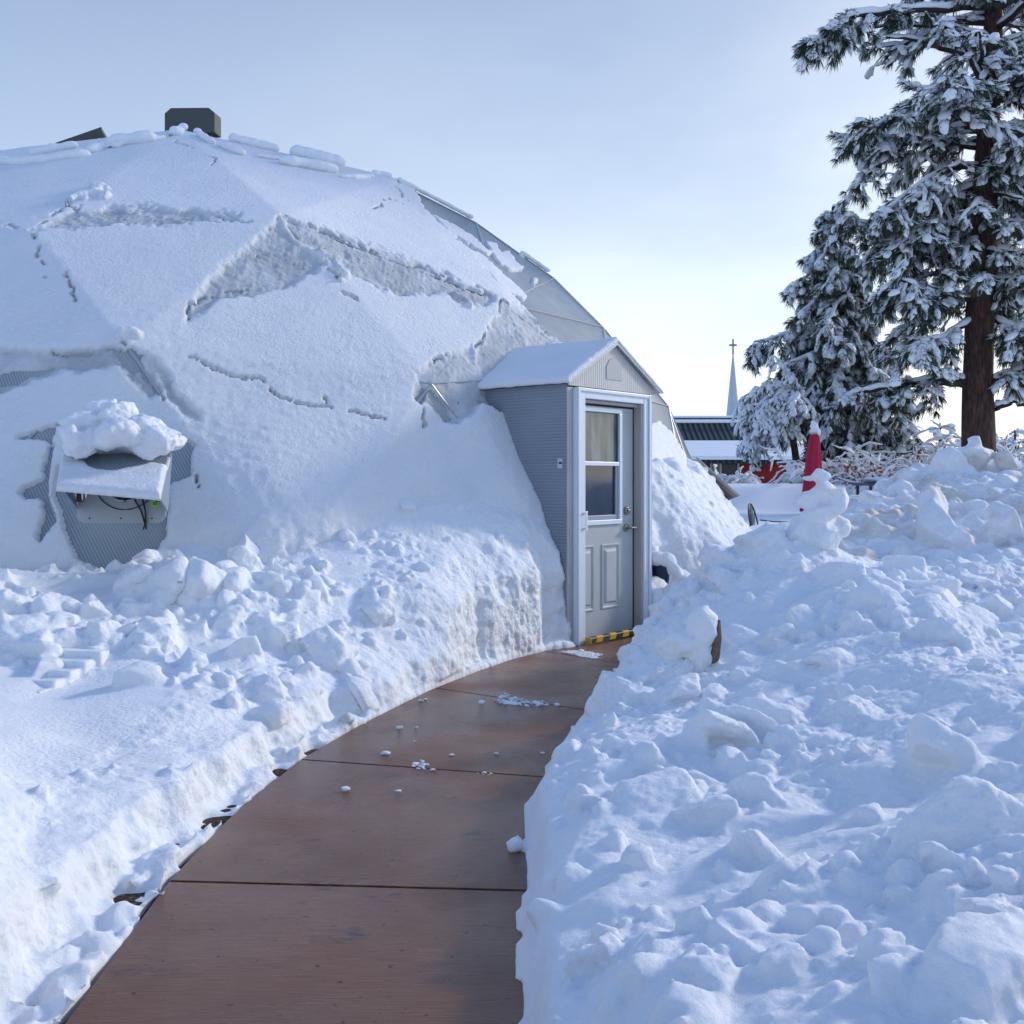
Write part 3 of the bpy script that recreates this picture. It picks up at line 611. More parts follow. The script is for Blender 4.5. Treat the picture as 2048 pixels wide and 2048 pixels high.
for px_, py_, d_, s_, fl in ((1600,1420,4.9,.19,.9),(1660,1460,4.7,.14,.8),(1800,1620,3.5,.22,.45),(1900,1700,3.1,.2,.45),(1700,1560,3.8,.16,.7),(1560,1560,3.8,.16,.8),(1480,1640,3.4,.15,.7),(1640,1800,2.75,.17,.8),(1560,1960,2.25,.16,.8),(1950,2000,2.0,.14,.8),(1850,1850,2.4,.18,.6),(1400,1300,6.3,.16,.9),(1480,1300,6.2,.2,.9),(1540,1270,6.3,.16,.9),(1330,1410,5.3,.10,.8),(1290,1340,6.2,.12,.8),(1480,1500,4.3,.13,.8),(1750,1440,4.6,.13,.8),(1900,1500,3.9,.15,.8),(1030,1683,3.72,.045,.7)):
    p_ = P(px_, py_, d_); off = chunks(VV, FF, off, [p_-[0,0,s_*.3]], [s_], (fl*.8,fl), .4)
def dispR(V, n):
    s = side(V[:,:2], PRgt); a = sstep(.05,.3,s)
    return (.004+.009*a)*fbm(V, 6.5, 4, 161)+(.003+.009*a)*fbm(V, 24, 4, 162, .62)*(.4+1.2*sstep(-.2,.4,fbm(V,1.5,2,165)))+.0015*a*vn(V*60, 163)
V, Q = remesh(VV, FF, .0104, 2, dispR, -.05, lambda c: (c[:,2] < -.04) | (c[:,0] > 5.15) | (c[:,1] > 8.95))
rb = mesh('snow_bank', V, Q, M_SNOW, None, True, np.array([2.,5.,0])); tag(rb, 'right snow bank of loose shovelled chunks piled high beside the brown path', 'snow bank')
print('right bank', len(V))

# ---- drift by the door, right side of dome
def HD(x, y):
    p = np.stack([x, y], -1); pn_ = p3(x, y); rr = rdome(x, y)
    z = .62+np.maximum(0, (7.22-rr))*1.3+.06*fbm(pn_, 2.2, 4, 212)
    z = np.where(rr > 7.3, .62-.10*np.minimum(rr-7.3, 2)+.05*fbm(pn_, 2.2, 4, 212), z)
    z = np.minimum(z, 1.5+.12*fbm(pn_, 3, 2, 230))
    loc = p@np.array([[ux[0], uy[0]],[ux[1], uy[1]]])-np.array([U0@ux, U0@uy])
    # cut face: snow begins a little right of and behind the door front
    face = np.minimum(loc[:,0]-1.13, loc[:,1]-(.22-.30*(loc[:,0]-1.1)))+.04*fbm(pn_, 5, 3, 214)
    z = np.minimum(z, .66+1.5*np.maximum(face, 0)+.05*fbm(pn_, 3, 2, 219))
    lowr = .44+.04*fbm(pn_, 6, 3, 215)-.9*np.maximum(0, .03-loc[:,1])-.35*np.maximum(0, loc[:,0]-1.35)
    lowr = np.where((loc[:,0] > 1.07) & (loc[:,1] > -.12), lowr, -.3)
    return np.where(face > 0, np.maximum(.1, z*sstep(0,.08,face)), lowr)
VV, FF = [], []; off = 0
v, f_ = heightbody(.9, 4.9, 8.2, 15.2, .03, HD); VV.append(v); FF.append(f_); off += len(v)
off = chunks(VV, FF, off, [P(1312,1115,9.3),P(1335,1122,9.25),P(1350,1145,9.2),P(1345,1178,9.2),P(1305,1105,9.5),P(1335,1200,9.25),P(1330,1215,9.35),P(1368,1160,9.25),P(1372,1200,9.25)], [.09,.09,.08,.075,.1,.07,.06,.11,.1], (.8,1))
c = sample(1600, 1.3, 4.2, 8.8, 12.8, HD); off = chunks(VV, FF, off, c-[0,0,.008], np.minimum(rng.pareto(2.4, len(c)),3)*.014+.012, (.6,1))
V, Q = remesh(VV, FF, .02, 2, lambda V, n: .042*fbm(V*[1,1,.55], 4.0, 4, 261)+.02*np.abs(fbm(V, 8, 3, 263))+.009*fbm(V, 22, 3, 262), -.03, lambda c: (rdome(c[:,0], c[:,1]) < 5.6) | (c[:,0] > 4.85) | (c[:,1] > 15.1) | (c[:,2] < -.02))
o = mesh('snow_drift', V, Q, M_SNOW, None, True, np.array([2.4,10.5,0])); tag(o, 'snow drift against the dome just right of the white door, cut to a steep face', 'snow drift')
# blue bin glimpsed in holes either side of the door
M_BLUE = simple('blue_plastic', (.005,.016,.075), .35)

# ---- dirty ploughed pile behind on the right
cP = [(*P(x,y,d)[:2], P(x,y,d)[2]) for x,y,d in (
 (1560,1060,9.8),(1640,1035,10.0),(1700,1010,10.6),(1760,985,11),(1820,950,11.3),(1870,930,11.4),(1930,915,11.5),(1960,930,11.3),(2010,925,11.2),(2060,930,11),(2200,930,11),(1660,1090,9.2),(1760,1085,9.3),(1880,1060,9.4),(1980,1080,9.2),(2048,1020,9.6),(2100,1110,8.6),(1700,1010,12.5),(1850,970,12.8),(2000,960,12.8),(1800,1130,8.4),(1700,1120,8.5),(1950,1170,8.0),(2048,1210,7.7),(1850,1190,7.8),(2200,1050,8.8))]
cP += [(3,12.8,.75),(4,13.5,.8),(5,14,.85),(7,12.5,1.1),(6.5,9,.9),(2.4,10,.6),(2.6,11.5,.5),(3,8.3,.5),(4.5,7.8,.5),(6,7.5,.5)]
def HP(x, y):
    p = np.stack([x,y],-1); pn_ = p3(x,y); h = rbf(cP, p)+.07*fbm(pn_, 1.5, 4, 320)+.09*np.abs(fbm(pn_, 2.6, 2, 321))
    e = np.minimum.reduce([x-2.55, 7.4-x, y-7.6, 14.4-y]); return h*sstep(0,.5,e)-.1
VV, FF = [], []; off = 0
v, f_ = heightbody(2.5, 7.5, 7.5, 14.5, .035, HP); VV.append(v); FF.append(f_); off += len(v)
c = sample(7500, 2.7, 7.2, 7.9, 12.6, HP); off = chunks(VV, FF, off, c-[0,0,.01], np.minimum(rng.pareto(2.0, len(c)),3.5)*.028+.02, (.6,1))
c = sample(300, 2.9, 7.2, 8.2, 12.2, HP); off = chunks(VV, FF, off, c-[0,0,.06], rng.uniform(.08,.2, len(c)), (.5,1), .5)
for px_, py_, d_, s_ in ((1945,895,11.4,.10),(1948,882,11.4,.085),(1940,915,11.4,.2),(1890,925,11.3,.2),(1880,1060,9.3,.33),(1870,1010,9.6,.2),(1860,985,10,.12),(2012,925,11.2,.13),(1800,985,10.8,.16),(1740,1005,10.6,.16),(2000,1050,9.2,.22)):
    off = chunks(VV, FF, off, [P(px_,py_,d_)], [s_], (.9,1.1), .3)
V, Q = remesh(VV, FF, .022, 1, lambda V, n: .02*fbm(V, 5, 4, 361)+.008*fbm(V, 19, 2, 362), 0, lambda c: (c[:,2] < 0))
o = mesh('snow_heap', V, Q, M_SNOWD, None, True, np.array([4.8,11.,0])); tag(o, 'tall dirty ploughed snow heap flecked with soil, behind the right bank', 'snow heap')

# ------------------------------------------------------------------ free standing snow blocks (things)
def blob_thing(name, parts, vox, label, cat, mat=M_SNOW, group=None, amp=.012, flat=(.85,1.05), tilt=.3, sm=3):
    VV, FF = [], []; off = 0
    for c, s in parts:
        pv, pf = protos[random.randrange(len(protos))]; s = np.array(s)*np.ones(3); M = rotm((random.gauss(0,tilt), random.gauss(0,tilt), random.uniform(0,.6)))
        VV.append((pv@M.T)*s+np.array(c)); FF.append(pf+off); off += len(pv)
    V, Q = remesh(VV, FF, vox, sm, lambda V, n: amp*fbm(V, 6, 4, 400)+amp*.25*fbm(V, 30, 2, 401), -9)
    o = mesh(name, V, Q, mat, None, True, np.array(parts[0][0])); return tag(o, label, cat, group)
D0 = 6.95
blob_thing('snow_block', [(P(1640,950,D0),(.085,.09,.055)),(P(1618,957,D0),(.055,.05,.025)),(P(1648,975,D0),(.09,.1,.06)),(P(1668,1000,D0),(.10,.12,.13)),(P(1640,1035,D0),(.17,.16,.11)),(P(1598,1060,D0),(.10,.13,.08)),(P(1640,1085,D0),(.16,.16,.10)),(P(1590,1095,D0),(.14,.14,.08)),(P(1682,1050,D0),(.06,.1,.10)),(P(1615,1000,D0),(.09,.11,.07)),(P(1635,990,D0),(.10,.11,.09)),(P(1650,1060,D0),(.15,.15,.12))], .011, 'tall rounded snow block balanced upright on top of the right bank', 'snow block', amp=.02)
D1 = 5.45
o = blob_thing('snow_block', [(P(1400,1260,D1),(.09,.1,.13)),(P(1412,1240,D1),(.07,.08,.07)),(P(1395,1310,D1),(.08,.1,.13)),(P(1385,1355,D1),(.09,.1,.12)),(P(1375,1285,D1),(.08,.1,.1)),(P(1345,1290,D1),(.12,.12,.09)),(P(1395,1225,D1),(.035,.04,.035)),(P(1400,1375,D1),(.07,.08,.09))], .010, 'upright snow column with bark showing, at the door end of the right bank', 'snow block', amp=.012)
bk = MB(); bk.tube([P(1437,1240,D1-.02),P(1436,1275,D1-.04),P(1431,1310,D1-.03),P(1428,1335,D1)], [.012,.022,.026,.012], 7)
m = N('bark_bit'); m.i('Roughness', .9); m.col(m.mix(m.noise(60, 4), (.05,.03,.02), (.3,.2,.15))); m.bump(m.noise(70, 3), .8, .01)
bk.build('bark_piece', m.m, None, True, org=P(1437,1240,D1)); tag(bpy.data.objects['bark_piece'], 'strip of dark bark stuck to the right side of the snow column', 'bark')
# stepped snow slab, left
stp = empty('stepped_snow_slab', tuple(P(90,1360,5.25))); st_o = P(90,1360,5.25)
VV, FF = [], []; off = 0
for k in range(5):
    c = P(0+k*34, 1383-k*19, 5.12+k*.09); mb = MB(); mb.box((-.25+.01*k,-.045,-.09),(.26-.012*k,.06,.02), VM(c, -.22+.02*k))
    o8 = mb.V[0]; VV.append(o8); q_ = np.array([f for f in mb.F]); FF.append(np.r_[q_[:,[0,1,2]], q_[:,[0,2,3]]]+off); off += 8
V, Q = remesh(VV, FF, .009, 3, lambda V, n: .006*fbm(V, 12, 3, 500), -9)
bpy.data.objects.remove(stp)
o = mesh('snow_slab', V, Q, M_SNOW, None, True, st_o); tag(o, 'ribbed snow slab with stair-like ridges lying on the left bank at the photo edge', 'snow slab')
# snow heap on the fan hood and front band
o = blob_thing('snow_heap', [(P(238,868,6.6),(.27,.2,.15)),(P(180,880,6.5),(.17,.2,.13)),(P(250,880,6.5),(.19,.2,.13)),(P(310,885,6.5),(.15,.18,.10)),(P(175,840,6.6),(.16,.18,.13)),(P(230,845,6.6),(.17,.18,.13)),(P(195,815,6.65),(.13,.14,.09)),(P(290,865,6.55),(.16,.16,.10)),(P(348,885,6.6),(.09,.12,.07)),(P(150,880,6.45),(.09,.14,.12)),(P(155,845,6.6),(.10,.12,.12)),(P(330,875,6.55),(.12,.12,.08))], .011, 'thick lump of snow sitting on the fan hood of the dome', 'snow', amp=.045)
# thinner snow on lower half of hood
uu, ww = np.meshgrid(np.linspace(-.03,1.02,90), np.linspace(-.04,.62,50)); uu = uu.ravel(); ww = ww.ravel()
B_ = (A0*(1-uu)[:,None]+A1*uu[:,None])*(1-ww)[:,None]+(B0*(1-uu)[:,None]+B1*uu[:,None])*ww[:,None]
lim = .50-.18*np.sin(np.clip((uu-.1)/.75,0,1)*np.pi)*1.0-.03+.05*fbm(np.c_[uu*6,ww*6,uu*0], 1, 2, 9); lim = np.where(uu < .09, .62, lim)
e = np.minimum.reduce([(uu+.03)*.68*1.0,(1.02-uu)*.68,(ww+.04)*.6,(lim-ww)*.6]); tt = .035*np.clip(e/.025,0,1)**.5*(1+.2*fbm(B_, 9, 3, 10))-.012*(e <= .002)
nrm = np.cross(A1-A0, B0-A0); nrm /= np.linalg.norm(nrm); V = B_+nrm*(tt+.002)[:,None]; I = np.arange(len(V)).reshape(50,90)
o = mesh('hood_snow', V, np.stack([I[:-1,:-1], I[:-1,1:], I[1:,1:], I[1:,:-1]], -1).reshape(-1,4), M_SNOWR, hd, True); sm_ = o.modifiers.new('s','SOLIDIFY'); sm_.thickness = .02; sm_.offset = -1
# icicles
m = N('ice'); m.col((.75,.82,.9)).i('Roughness', .1)
for x_, l_ in ((165,.05),(172,.035)):
    p_ = P(x_, 985 if x_ < 200 else 905, 6.2); mb = MB(); mb.tube([p_, p_-[0,0,l_*.5], p_-[0,0,l_]], [.008,.005,.001], 6); mb.build('icicle', m.m, hd, True)

# ------------------------------------------------------------------ ground, path
m = N('soil'); m.i('Roughness', .95); s1 = m.noise(60, 5, rough=.7)
m.col(m.ramp(s1, [(.35,(.012,.009,.007)),(.5,(.05,.03,.02)),(.6,(.12,.075,.05)),(.68,(.35,.33,.33))])); m.bump(s1, 1, .03)
S = 400; soil = mesh('ground', [(-S,-S,-.03),(S,-S,-.03),(S,S,-.03),(-S,S,-.03)], [(0,1,2,3)], m.m); tag(soil, kind='structure')
# snow field: starts outside the near banks, gently modelled, reaches the horizon
def HG(x, y):
    pn_ = p3(x, y)
    near = .35+.1*fbm(pn_, .5, 3, 600)
    far = rbf([(5,10,.5),(3,12,.72),(6,13,.8),(4,15,.75),(6,15,.8),(3,17,.8),(8,17,.9),(0,22,.7)], np.stack([x,y],-1)) if False else 0
    z = near
    # patio: level snow, then a long snow-topped ridge
    t = sstep(9.5, 12.5, y)*sstep(1.5, 2.5, x); z = z*(1-t)+t*(.80+.03*fbm(pn_, .8, 2, 603))
    ridge = sstep(17.0, 18.2, y+.15*fbm(pn_, .7, 2, 604)-.04*x); z = z+t*ridge*(.47+.04*fbm(pn_, .35, 2, 605)-.02*np.clip(x-4,0,6))
    step = sstep(13.9, 14.3, y)*sstep(17.0,16.6,y); z = z+t*.0*step
    return z
xs = np.r_[np.linspace(-60,-12,13)[:-1], np.linspace(-12,14,131), np.linspace(14,60,24)[1:], 400]; xs = np.r_[-400, xs]
ys = np.r_[-300, np.linspace(-30,-5,8), np.linspace(-5,26,156)[1:], np.linspace(26,60,35)[1:], np.linspace(70,400,12)]
X, Y = np.meshgrid(xs, ys); Z = HG(X.ravel(), Y.ravel())
pth = np.stack([X.ravel(), Y.ravel()], -1); sL = side(pth, PLft); sR = side(pth, PRgt)
nearbox = ((X > -5.5) & (X < 5.1) & (Y > .7) & (Y < 8.9)).ravel() | (rdome(X.ravel(), Y.ravel()) < 6.4) | ((sL > -.35) & (sR < .15) & (Y.ravel() < 9.3))
nearbox |= ((X > .4) & (X < 4.8) & (Y >= 8.9) & (Y < 11.0)).ravel() & (rdome(X.ravel(), Y.ravel()) < 7.7)
Z = np.where(nearbox, -.12, Z)
I = np.arange(X.size).reshape(X.shape)
sg = mesh('snow_ground', np.c_[X.ravel(), Y.ravel(), Z], np.stack([I[:-1,:-1], I[:-1,1:], I[1:,1:], I[1:,:-1]], -1).reshape(-1,4), M_SNOW, None, True); tag(sg, kind='structure')

m = N('stained_concrete'); 
br = m.ramp(m.noise(14, 6, scale=(.5,12,1), rough=.75, rot=(0,0,.05)), [(.3,(0,0,0)),(.7,(1,1,1))]); big = m.noise(1.1, 4); fine = m.noise(120, 3, scale=(.3,3,1))
c = m.mix(br, (.105,.048,.027), (.285,.138,.080)); c = m.mix(m.ramp(big, [(.42,(0,0,0)),(.8,(.8,.8,.8))]), c, (.10,.046,.029))
st = m.ramp(m.noise(3.1, 8, rough=.78, scale=(.8,1.3,1)), [(.585,(0,0,0)),(.66,(1,1,1))]); c = m.mix(st, c, (.045,.035,.042))
sp = m.ramp(m.noise(34, 2), [(.66,(0,0,0)),(.72,(1,1,1))]); c = m.mix(sp, c, (.05,.025,.018)); m.col(c)
rr_ = m.ramp(m.noise(1.4, 4), [(.40,(.14,.14,.14)),(.66,(.46,.46,.46))]); m.l(rr_, m.b.inputs['Roughness']); m.i('Specular IOR Level', .38)
b = m.bump(br, .35, .004); m.bump(fine, .25, .003, b); M_PATH = m.m
# path slabs, separated by tooled joints
def resamp(line, n=240):
    a = np.array(line); s = np.r_[0, np.cumsum(np.linalg.norm(np.diff(a, axis=0), axis=1))]; t = np.linspace(0, s[-1], n); return np.c_[np.interp(t, s, a[:,0]), np.interp(t, s, a[:,1])]
PRx = [(x+.18, y-.02) for x, y in PRgt[:-1]]+[(1.75, 8.75)]
Lr, Rr = resamp(PLft[:-1]+[(.42,8.25),(.75,9.15)], 400), resamp(PRx, 400)
for _ in range(12): Lr[1:-1] = (Lr[:-2]+Lr[2:])/2*.5+Lr[1:-1]*.5
joints = [((-3,-1.6),(2,-1.6)),((-3,-.2),(2,-.2)),((-3,1.2),(2,1.2))]+[(Gp(*a), Gp(*b)) for a, b in (((340,1762),(1010,1780)),((618,1520),(1078,1553)),((905,1381),(1160,1418)),((1181,1317),(1246,1327)))]
poly = np.r_[Lr, Rr[::-1]]
jl = sorted(joints, key=lambda j: j[0][1]); 
def clip(poly, a, b, keep):                  # keep side of line a->b
    a = np.array(a); b = np.array(b); d = b-a; f = lambda p: keep*(d[0]*(p[1]-a[1])-d[1]*(p[0]-a[0]))
    out = []
    for i in range(len(poly)):
        p, q_ = poly[i], poly[(i+1)%len(poly)]; fp, fq = f(p), f(q_)
        if fp >= 0: out.append(p)
        if fp*fq < 0: out.append(p+(q_-p)*fp/(fp-fq))
    return np.array(out)
mb = MB(); g_ = .009
for k in range(len(jl)+1):
    pz = poly
    if k > 0: a, b = np.array(jl[k-1][0]), np.array(jl[k-1][1]); pz = clip(pz, a+[0,g_], b+[0,g_], 1)
    if k < len(jl): a, b = np.array(jl[k][0]), np.array(jl[k][1]); pz = clip(pz, a-[0,g_], b-[0,g_], -1)
    n = len(pz); V = np.r_[np.c_[pz, np.zeros(n)], np.c_[pz, np.full(n,-.06)]]
    # shallow chamfer ring
    mb.add(V, [tuple(range(n))]+[(i, i+n, (i+1)%n+n, (i+1)%n)[::-1] for i in range(n)])
path = mb.build('path', M_PATH, None, bevel=.004); tag(path, kind='structure')
jb = MB().add(np.r_[np.c_[Lr[::8]+[.02,0], np.full(len(Lr[::8]),-.016)], np.c_[Rr[::-8], np.full(len(Rr[::8]),-.016)]], [tuple(range(len(Lr[::8])*2))]).build('path_joint_fill', simple('joint_dark', (.06,.022,.015), .6)); tag(jb, kind='structure')

# crumbs of snow and ice on the path
M_ICE = snow_mat('slush', .0, 1, .3)
crumb_spots = [(800,1458,.022,'snow crumb on the path left of the wet sheen'),(692,1584,.026,'largest lone snow crumb, on the third slab of the path'),(772,1510,.024,'snow crumb just above the joint, left of the icy patch'),(795,1586,.016,'flat melting ice bit right of the largest lone crumb'),(833,1456,.012,'tiny crumb right of the wet snow crumb'),(904,1512,.013,'small ice bit on the path joint slab, centre'),(993,1509,.014,'small grey ice bit towards the right side of the path'),(842,1403,.017,'snow crumb at the left edge of the path below the bank'),(850,1400,.014,'twin crumb at the left edge of the path'),(962,1407,.022,'snow crumb left of the slush streak'),(1112,1412,.022,'snow crumb at the right end of the slush streak'),(867,1542,.014,'crumb touching the joint beside the icy patch'),(829,1483,.006,'speck of snow on the path'),(1085,1508,.012,'ice bit beside the right bank foot')]
for k, (x_, y_, s_, lb_) in enumerate(crumb_spots):
    g = Gp(x_, y_); pv, pf = protos[k]; V = pv*(1+.25*vn(pv*2.3+k*7, 3)[:,None])*np.array([1.25,.9,.5])*s_*.95; o = mesh('snow_crumb', V+[g[0], g[1], s_*.45], pf.tolist(), M_ICE, None, False, np.array([g[0], g[1], 0]))
    md = o.modifiers.new('s','SUBSURF'); md.levels = 1; md.render_levels = 2; tag(o, lb_, 'snow crumb', 'crumbs of snow on the path')
def slush(pxs, label, dens, seed):
    r2 = np.random.default_rng(seed); VV, FF = [], []; off = 0
    a = np.array([Gp(*p) for p in pxs]); x0, y0 = a.min(0); x1, y1 = a.max(0); n = int(dens*(x1-x0)*(y1-y0)*4000)
    x = r2.uniform(x0,x1,n); y = r2.uniform(y0,y1,n); p = np.stack([x,y],-1); k = (sdpoly(p, a.tolist())+.02*fbm(p3(x,y), 12, 3, seed) > 0)
    cs = np.c_[x,y,np.full(n,.003)][k]; chunks(VV, FF, 0, cs, r2.pareto(3, len(cs))*.004+.007, (.3,.6), .2)
    V, Q = remesh(VV, FF, .004, 1, None, 0); o = mesh('slush_patch', V, Q, M_ICE, None, True, np.array([x0,y0,0])); tag(o, label, 'slush', None, 'stuff')
slush([(985,1400),(1010,1388),(1025,1395),(1090,1403),(1100,1412),(1060,1412),(1000,1408)], 'streak of icy slush across the far path joint', 1.2, 1)
slush([(824,1528),(845,1522),(862,1530),(850,1540),(830,1538)], 'small icy slush patch on the middle path joint', 1.2, 2)
slush([(1120,1304),(1160,1302),(1207,1309),(1190,1318),(1150,1312)], 'thin white slush tongue on the path before the door', 2.5, 3)
slush([(950,1545),(985,1547),(980,1552),(955,1551)], 'faint slush smear on the path joint near the right bank', .7, 4)

# blue bin left and right of porch
for px_, lab in ((1141,'dark blue plastic bin in the gap between left bank and door trim'),(1318,'dark blue plastic bin in the snow hollow right of the door')):
    d_ = 8.55 if px_ < 1200 else 9.45; c = P(px_, 1165, d_); r0 = .055 if px_ < 1200 else .10
    b_ = empty('blue_bin', (c[0], c[1], 0)); tag(b_, lab, 'bin')
    mb = MB(); mb.tube([(c[0],c[1],.35),(c[0],c[1],.55),(c[0],c[1],.585),(c[0],c[1],.60)], [r0*.9,r0,r0,r0*1.1], 16); mb.build('body', M_BLUE, b_, True)
    mb = MB(); mb.tube([(c[0],c[1],.601),(c[0],c[1],.63)], [r0*1.12,r0*1.05], 16); mb.build('lid', M_BLUE, b_, True)

# ------------------------------------------------------------------ trees
M_BARK = N('pine_bark'); n_ = M_BARK.noise(4, 6, scale=(9,9,1.2), rough=.7); M_BARK.col(M_BARK.ramp(n_, [(.36,(.012,.009,.009)),(.5,(.075,.036,.028)),(.66,(.17,.085,.065))])); M_BARK.i('Roughness', .9); M_BARK.bump(n_, 1, .06); M_BARK = M_BARK.m
M_TWIG = simple('branch_bark', (.028,.022,.022), .85)
m = N('needles'); m.i('Roughness', .6); m.col(m.ramp(m.noise(2.2, 3), [(.35,(.018,.035,.022)),(.55,(.045,.065,.035)),(.7,(.10,.10,.055))])); M_NEED = m.m
class Tree:
    def __init__(s, seed): s.r = np.random.default_rng(seed); s.wood = MB(); s.nV = []; s.nF = []; s.nn = 0; s.sV = []; s.sF = []; s.sn = 0
    def tuft(s, p, d, size, n=24, w=.012, spread=.75):
        r = s.r; d = np.array(d)/np.linalg.norm(d)
        u = r.normal(0,1,(n,3)); u /= np.linalg.norm(u,axis=1)[:,None]; dr = d+u*spread; dr /= np.linalg.norm(dr,axis=1)[:,None]
        ln = size*r.uniform(.7,1.1,(n,1)); sd = np.cross(dr, r.normal(0,1,(n,3))); sd /= np.linalg.norm(sd,axis=1)[:,None]
        tip = p+dr*ln-np.array([0,0,1])*ln*.22; mid = p+dr*ln*.5
        V = np.concatenate([mid*0+p-sd*w*.3, mid*0+p+sd*w*.3, mid+sd*w*.5, tip, mid-sd*w*.5], 0)
        i = np.arange(n)
        if n > 10:
            wk = np.flatnonzero((dr[:,2] > -.15) & (r.uniform(0,1,n) < .85)); m_ = len(wk)
            if m_:
                up_ = np.array([0,0,.008]); a_ = p+dr[wk]*ln[wk]*.15+up_; b_ = mid[wk]+sd[wk]*w*.75+up_; c2 = mid[wk]-sd[wk]*w*.75+up_; e_ = tip[wk]-(tip[wk]-mid[wk])*.15+up_; j_ = np.arange(m_)
                s.sV.append(np.concatenate([a_, b_, c2, e_])); s.sF.append(np.concatenate([np.stack([j_, j_+m_, j_+2*m_], -1), np.stack([j_+2*m_, j_+m_, j_+3*m_], -1)])+s.sn); s.sn += 4*m_
        s.nV.append(V); s.nF.append(np.stack([i, i+n, i+2*n, i+4*n], -1)+s.nn); s.nF.append(np.stack([i+4*n, i+2*n, i+3*n, i+3*n], -1)+s.nn); s.nn += 5*n
    def snow(s, p, d, a, b, c):               # drooping cap: a along d, b across, c thick
        d = np.array([d[0], d[1], d[2]]); d = d/(np.linalg.norm(d)+1e-9); sd = np.cross(d, [0,0,1.]); sd /= np.linalg.norm(sd)+1e-9; up = np.cross(sd, d)
        V = ICV*(1+.32*vn(ICV*1.7+s.r.uniform(0,99,3), 5)[:,None]); V = V*[a,b,c]; bot = V[:,2] < 0; V[bot,2] *= .45
        W_ = V[:,:1]*d+V[:,1:2]*sd+V[:,2:3]*up; W_[:,2] -= (V[:,0]/a)**2*a*.28*(V[:,0] > 0)+ (V[:,1]/b)**2*b*.35
        s.sV.append(W_+p); s.sF.append(ICF+s.sn); s.sn += len(ICV)
    def snowline(s, pts, rad, th):            # snow lying along a limb
        pts = np.array(pts); mb = MB(); q_ = pts.copy(); q_[:,2] += np.asarray(rad)*.75+th*.3
        thv = th*s.r.uniform(.55,1.15,len(pts)); thv[0] *= .5; thv[-1] *= .4
        mb.tube(q_, np.asarray(rad)*.55+thv*.62, 6, True, 1.0); V = np.concatenate(mb.V); s.sV.append(V)
        F3 = [];
        for f in mb.F:
            for k in range(1, len(f)-1): F3.append((f[0], f[k], f[k+1]))
        s.sF.append(np.array(F3)+s.sn); s.sn += len(V)
    def limb(s, p, d, L_, r0, droop, depth, tuft, snow=1.0, seg=None, dens=1.0, curl=.25):
        r = s.r; n = seg or max(4, int(L_/.16)); pts = [np.array(p, float)]; d = np.array(d, float)/np.linalg.norm(d); D_ = [d]
        for k in range(n):
            d = d+r.normal(0,curl,3)*.45*np.array([1,1,.8])+np.array([0,0,-droop+ (droop*1.5 if k > n*.7 else 0)])/n*2; d /= np.linalg.norm(d)
            pts.append(pts[-1]+d*L_/n); D_.append(d)
        rad = np.linspace(r0, max(r0*.3, .006), n+1); s.wood.tube(pts, rad, 6 if depth else 7)
        if snow > 0: s.snowline(pts, rad, (.028+.03*r.uniform())*min(1.3,snow)*(1 if depth else 1.3)*min(1, .5+L_))
        if depth < 2:
            for k in range(1, n+1):
                for _ in range(1 if depth else 1+(r.uniform() < .7)):
                    if r.uniform() > dens*(.55 if depth == 0 and k < n*.25 else .95): continue
                    sd = np.cross(D_[k], [0,0,1.]); sd /= np.linalg.norm(sd)+1e-9
                    dd_ = D_[k]*r.uniform(.3,1)+sd*r.choice([-1,1])*r.uniform(.4,1.1)+np.array([0,0,r.uniform(-.55,.35)])
                    s.limb(pts[k], dd_, L_*r.uniform(.22,.42)*(1.15-.5*k/n) if depth == 0 else L_*r.uniform(.35,.6), rad[k]*.5, droop*1.1, depth+1, tuft, snow, None, dens, curl)
        if depth >= 1 or L_ < .5:
            ks = [n, max(1,n//2)] if depth == 2 else [n, max(1,2*n//3), max(1,n//3)]
            for k in ks:
                if r.uniform() < tuft[1]: s.tuft(pts[k], D_[k], tuft[0], tuft[2])
                if r.uniform() < .52*snow:
                    a = tuft[0]*r.uniform(.22,.62); s.snow(pts[k]+D_[k]*tuft[0]*.3+[0,0,.025], D_[k]+np.array([0,0,-.15]), a, a*r.uniform(.55,.95), a*r.uniform(.35,.6))
    def done(s, name, loc, label, cat, trunk, need=None):
        root = empty(name, loc); tag(root, label, cat)
        o = trunk.build('trunk', M_BARK, root, True)
        s.wood.build('branches', M_TWIG, root, True)
        if s.nV: mesh('needles', np.concatenate(s.nV), np.concatenate(s.nF).astype(int)[:, :4] if False else [tuple(dict.fromkeys(f)) for f in np.concatenate(s.nF).tolist()], need or M_NEED, root)
        if s.sV: mesh('snow_load', np.concatenate(s.sV), np.concatenate(s.sF), M_SNOWT, root, True)
        return root
# big ponderosa
TY = 18.0
T = Tree(5); tp = [P(1958,930,TY)]+[P(*q_, TY) for q_ in ((1956,850),(1955,780),(1958,700),(1962,600),(1966,500),(1970,400),(1974,300),(1980,200),(1984,100),(1988,0),(1990,-120),(1992,-260))]
tp[0] = tp[0]*[1,1,0]; tr = .87*np.array([.36,.31,.29,.28,.265,.25,.235,.22,.20,.18,.16,.12,.07])
Zs = np.array([p[2] for p in tp]); zf = np.linspace(Zs[0], Zs[-1], 60); tpf = np.c_[np.interp(zf,Zs,[p[0] for p in tp]), np.full(60,TY), zf]; trf = np.interp(zf,Zs,tr)
trunk = MB(); trunk.tube(tpf, trf, 18); tv = trunk.V[0]; cc = np.repeat(tpf, 18, 0); trunk.V[0] = cc+(tv-cc)*(1+.06*vn(tv*[9,9,1.2], 9)[:,None])
def tx(z): return np.array([np.interp(z, Zs, [p[0] for p in tp]), TY, z])
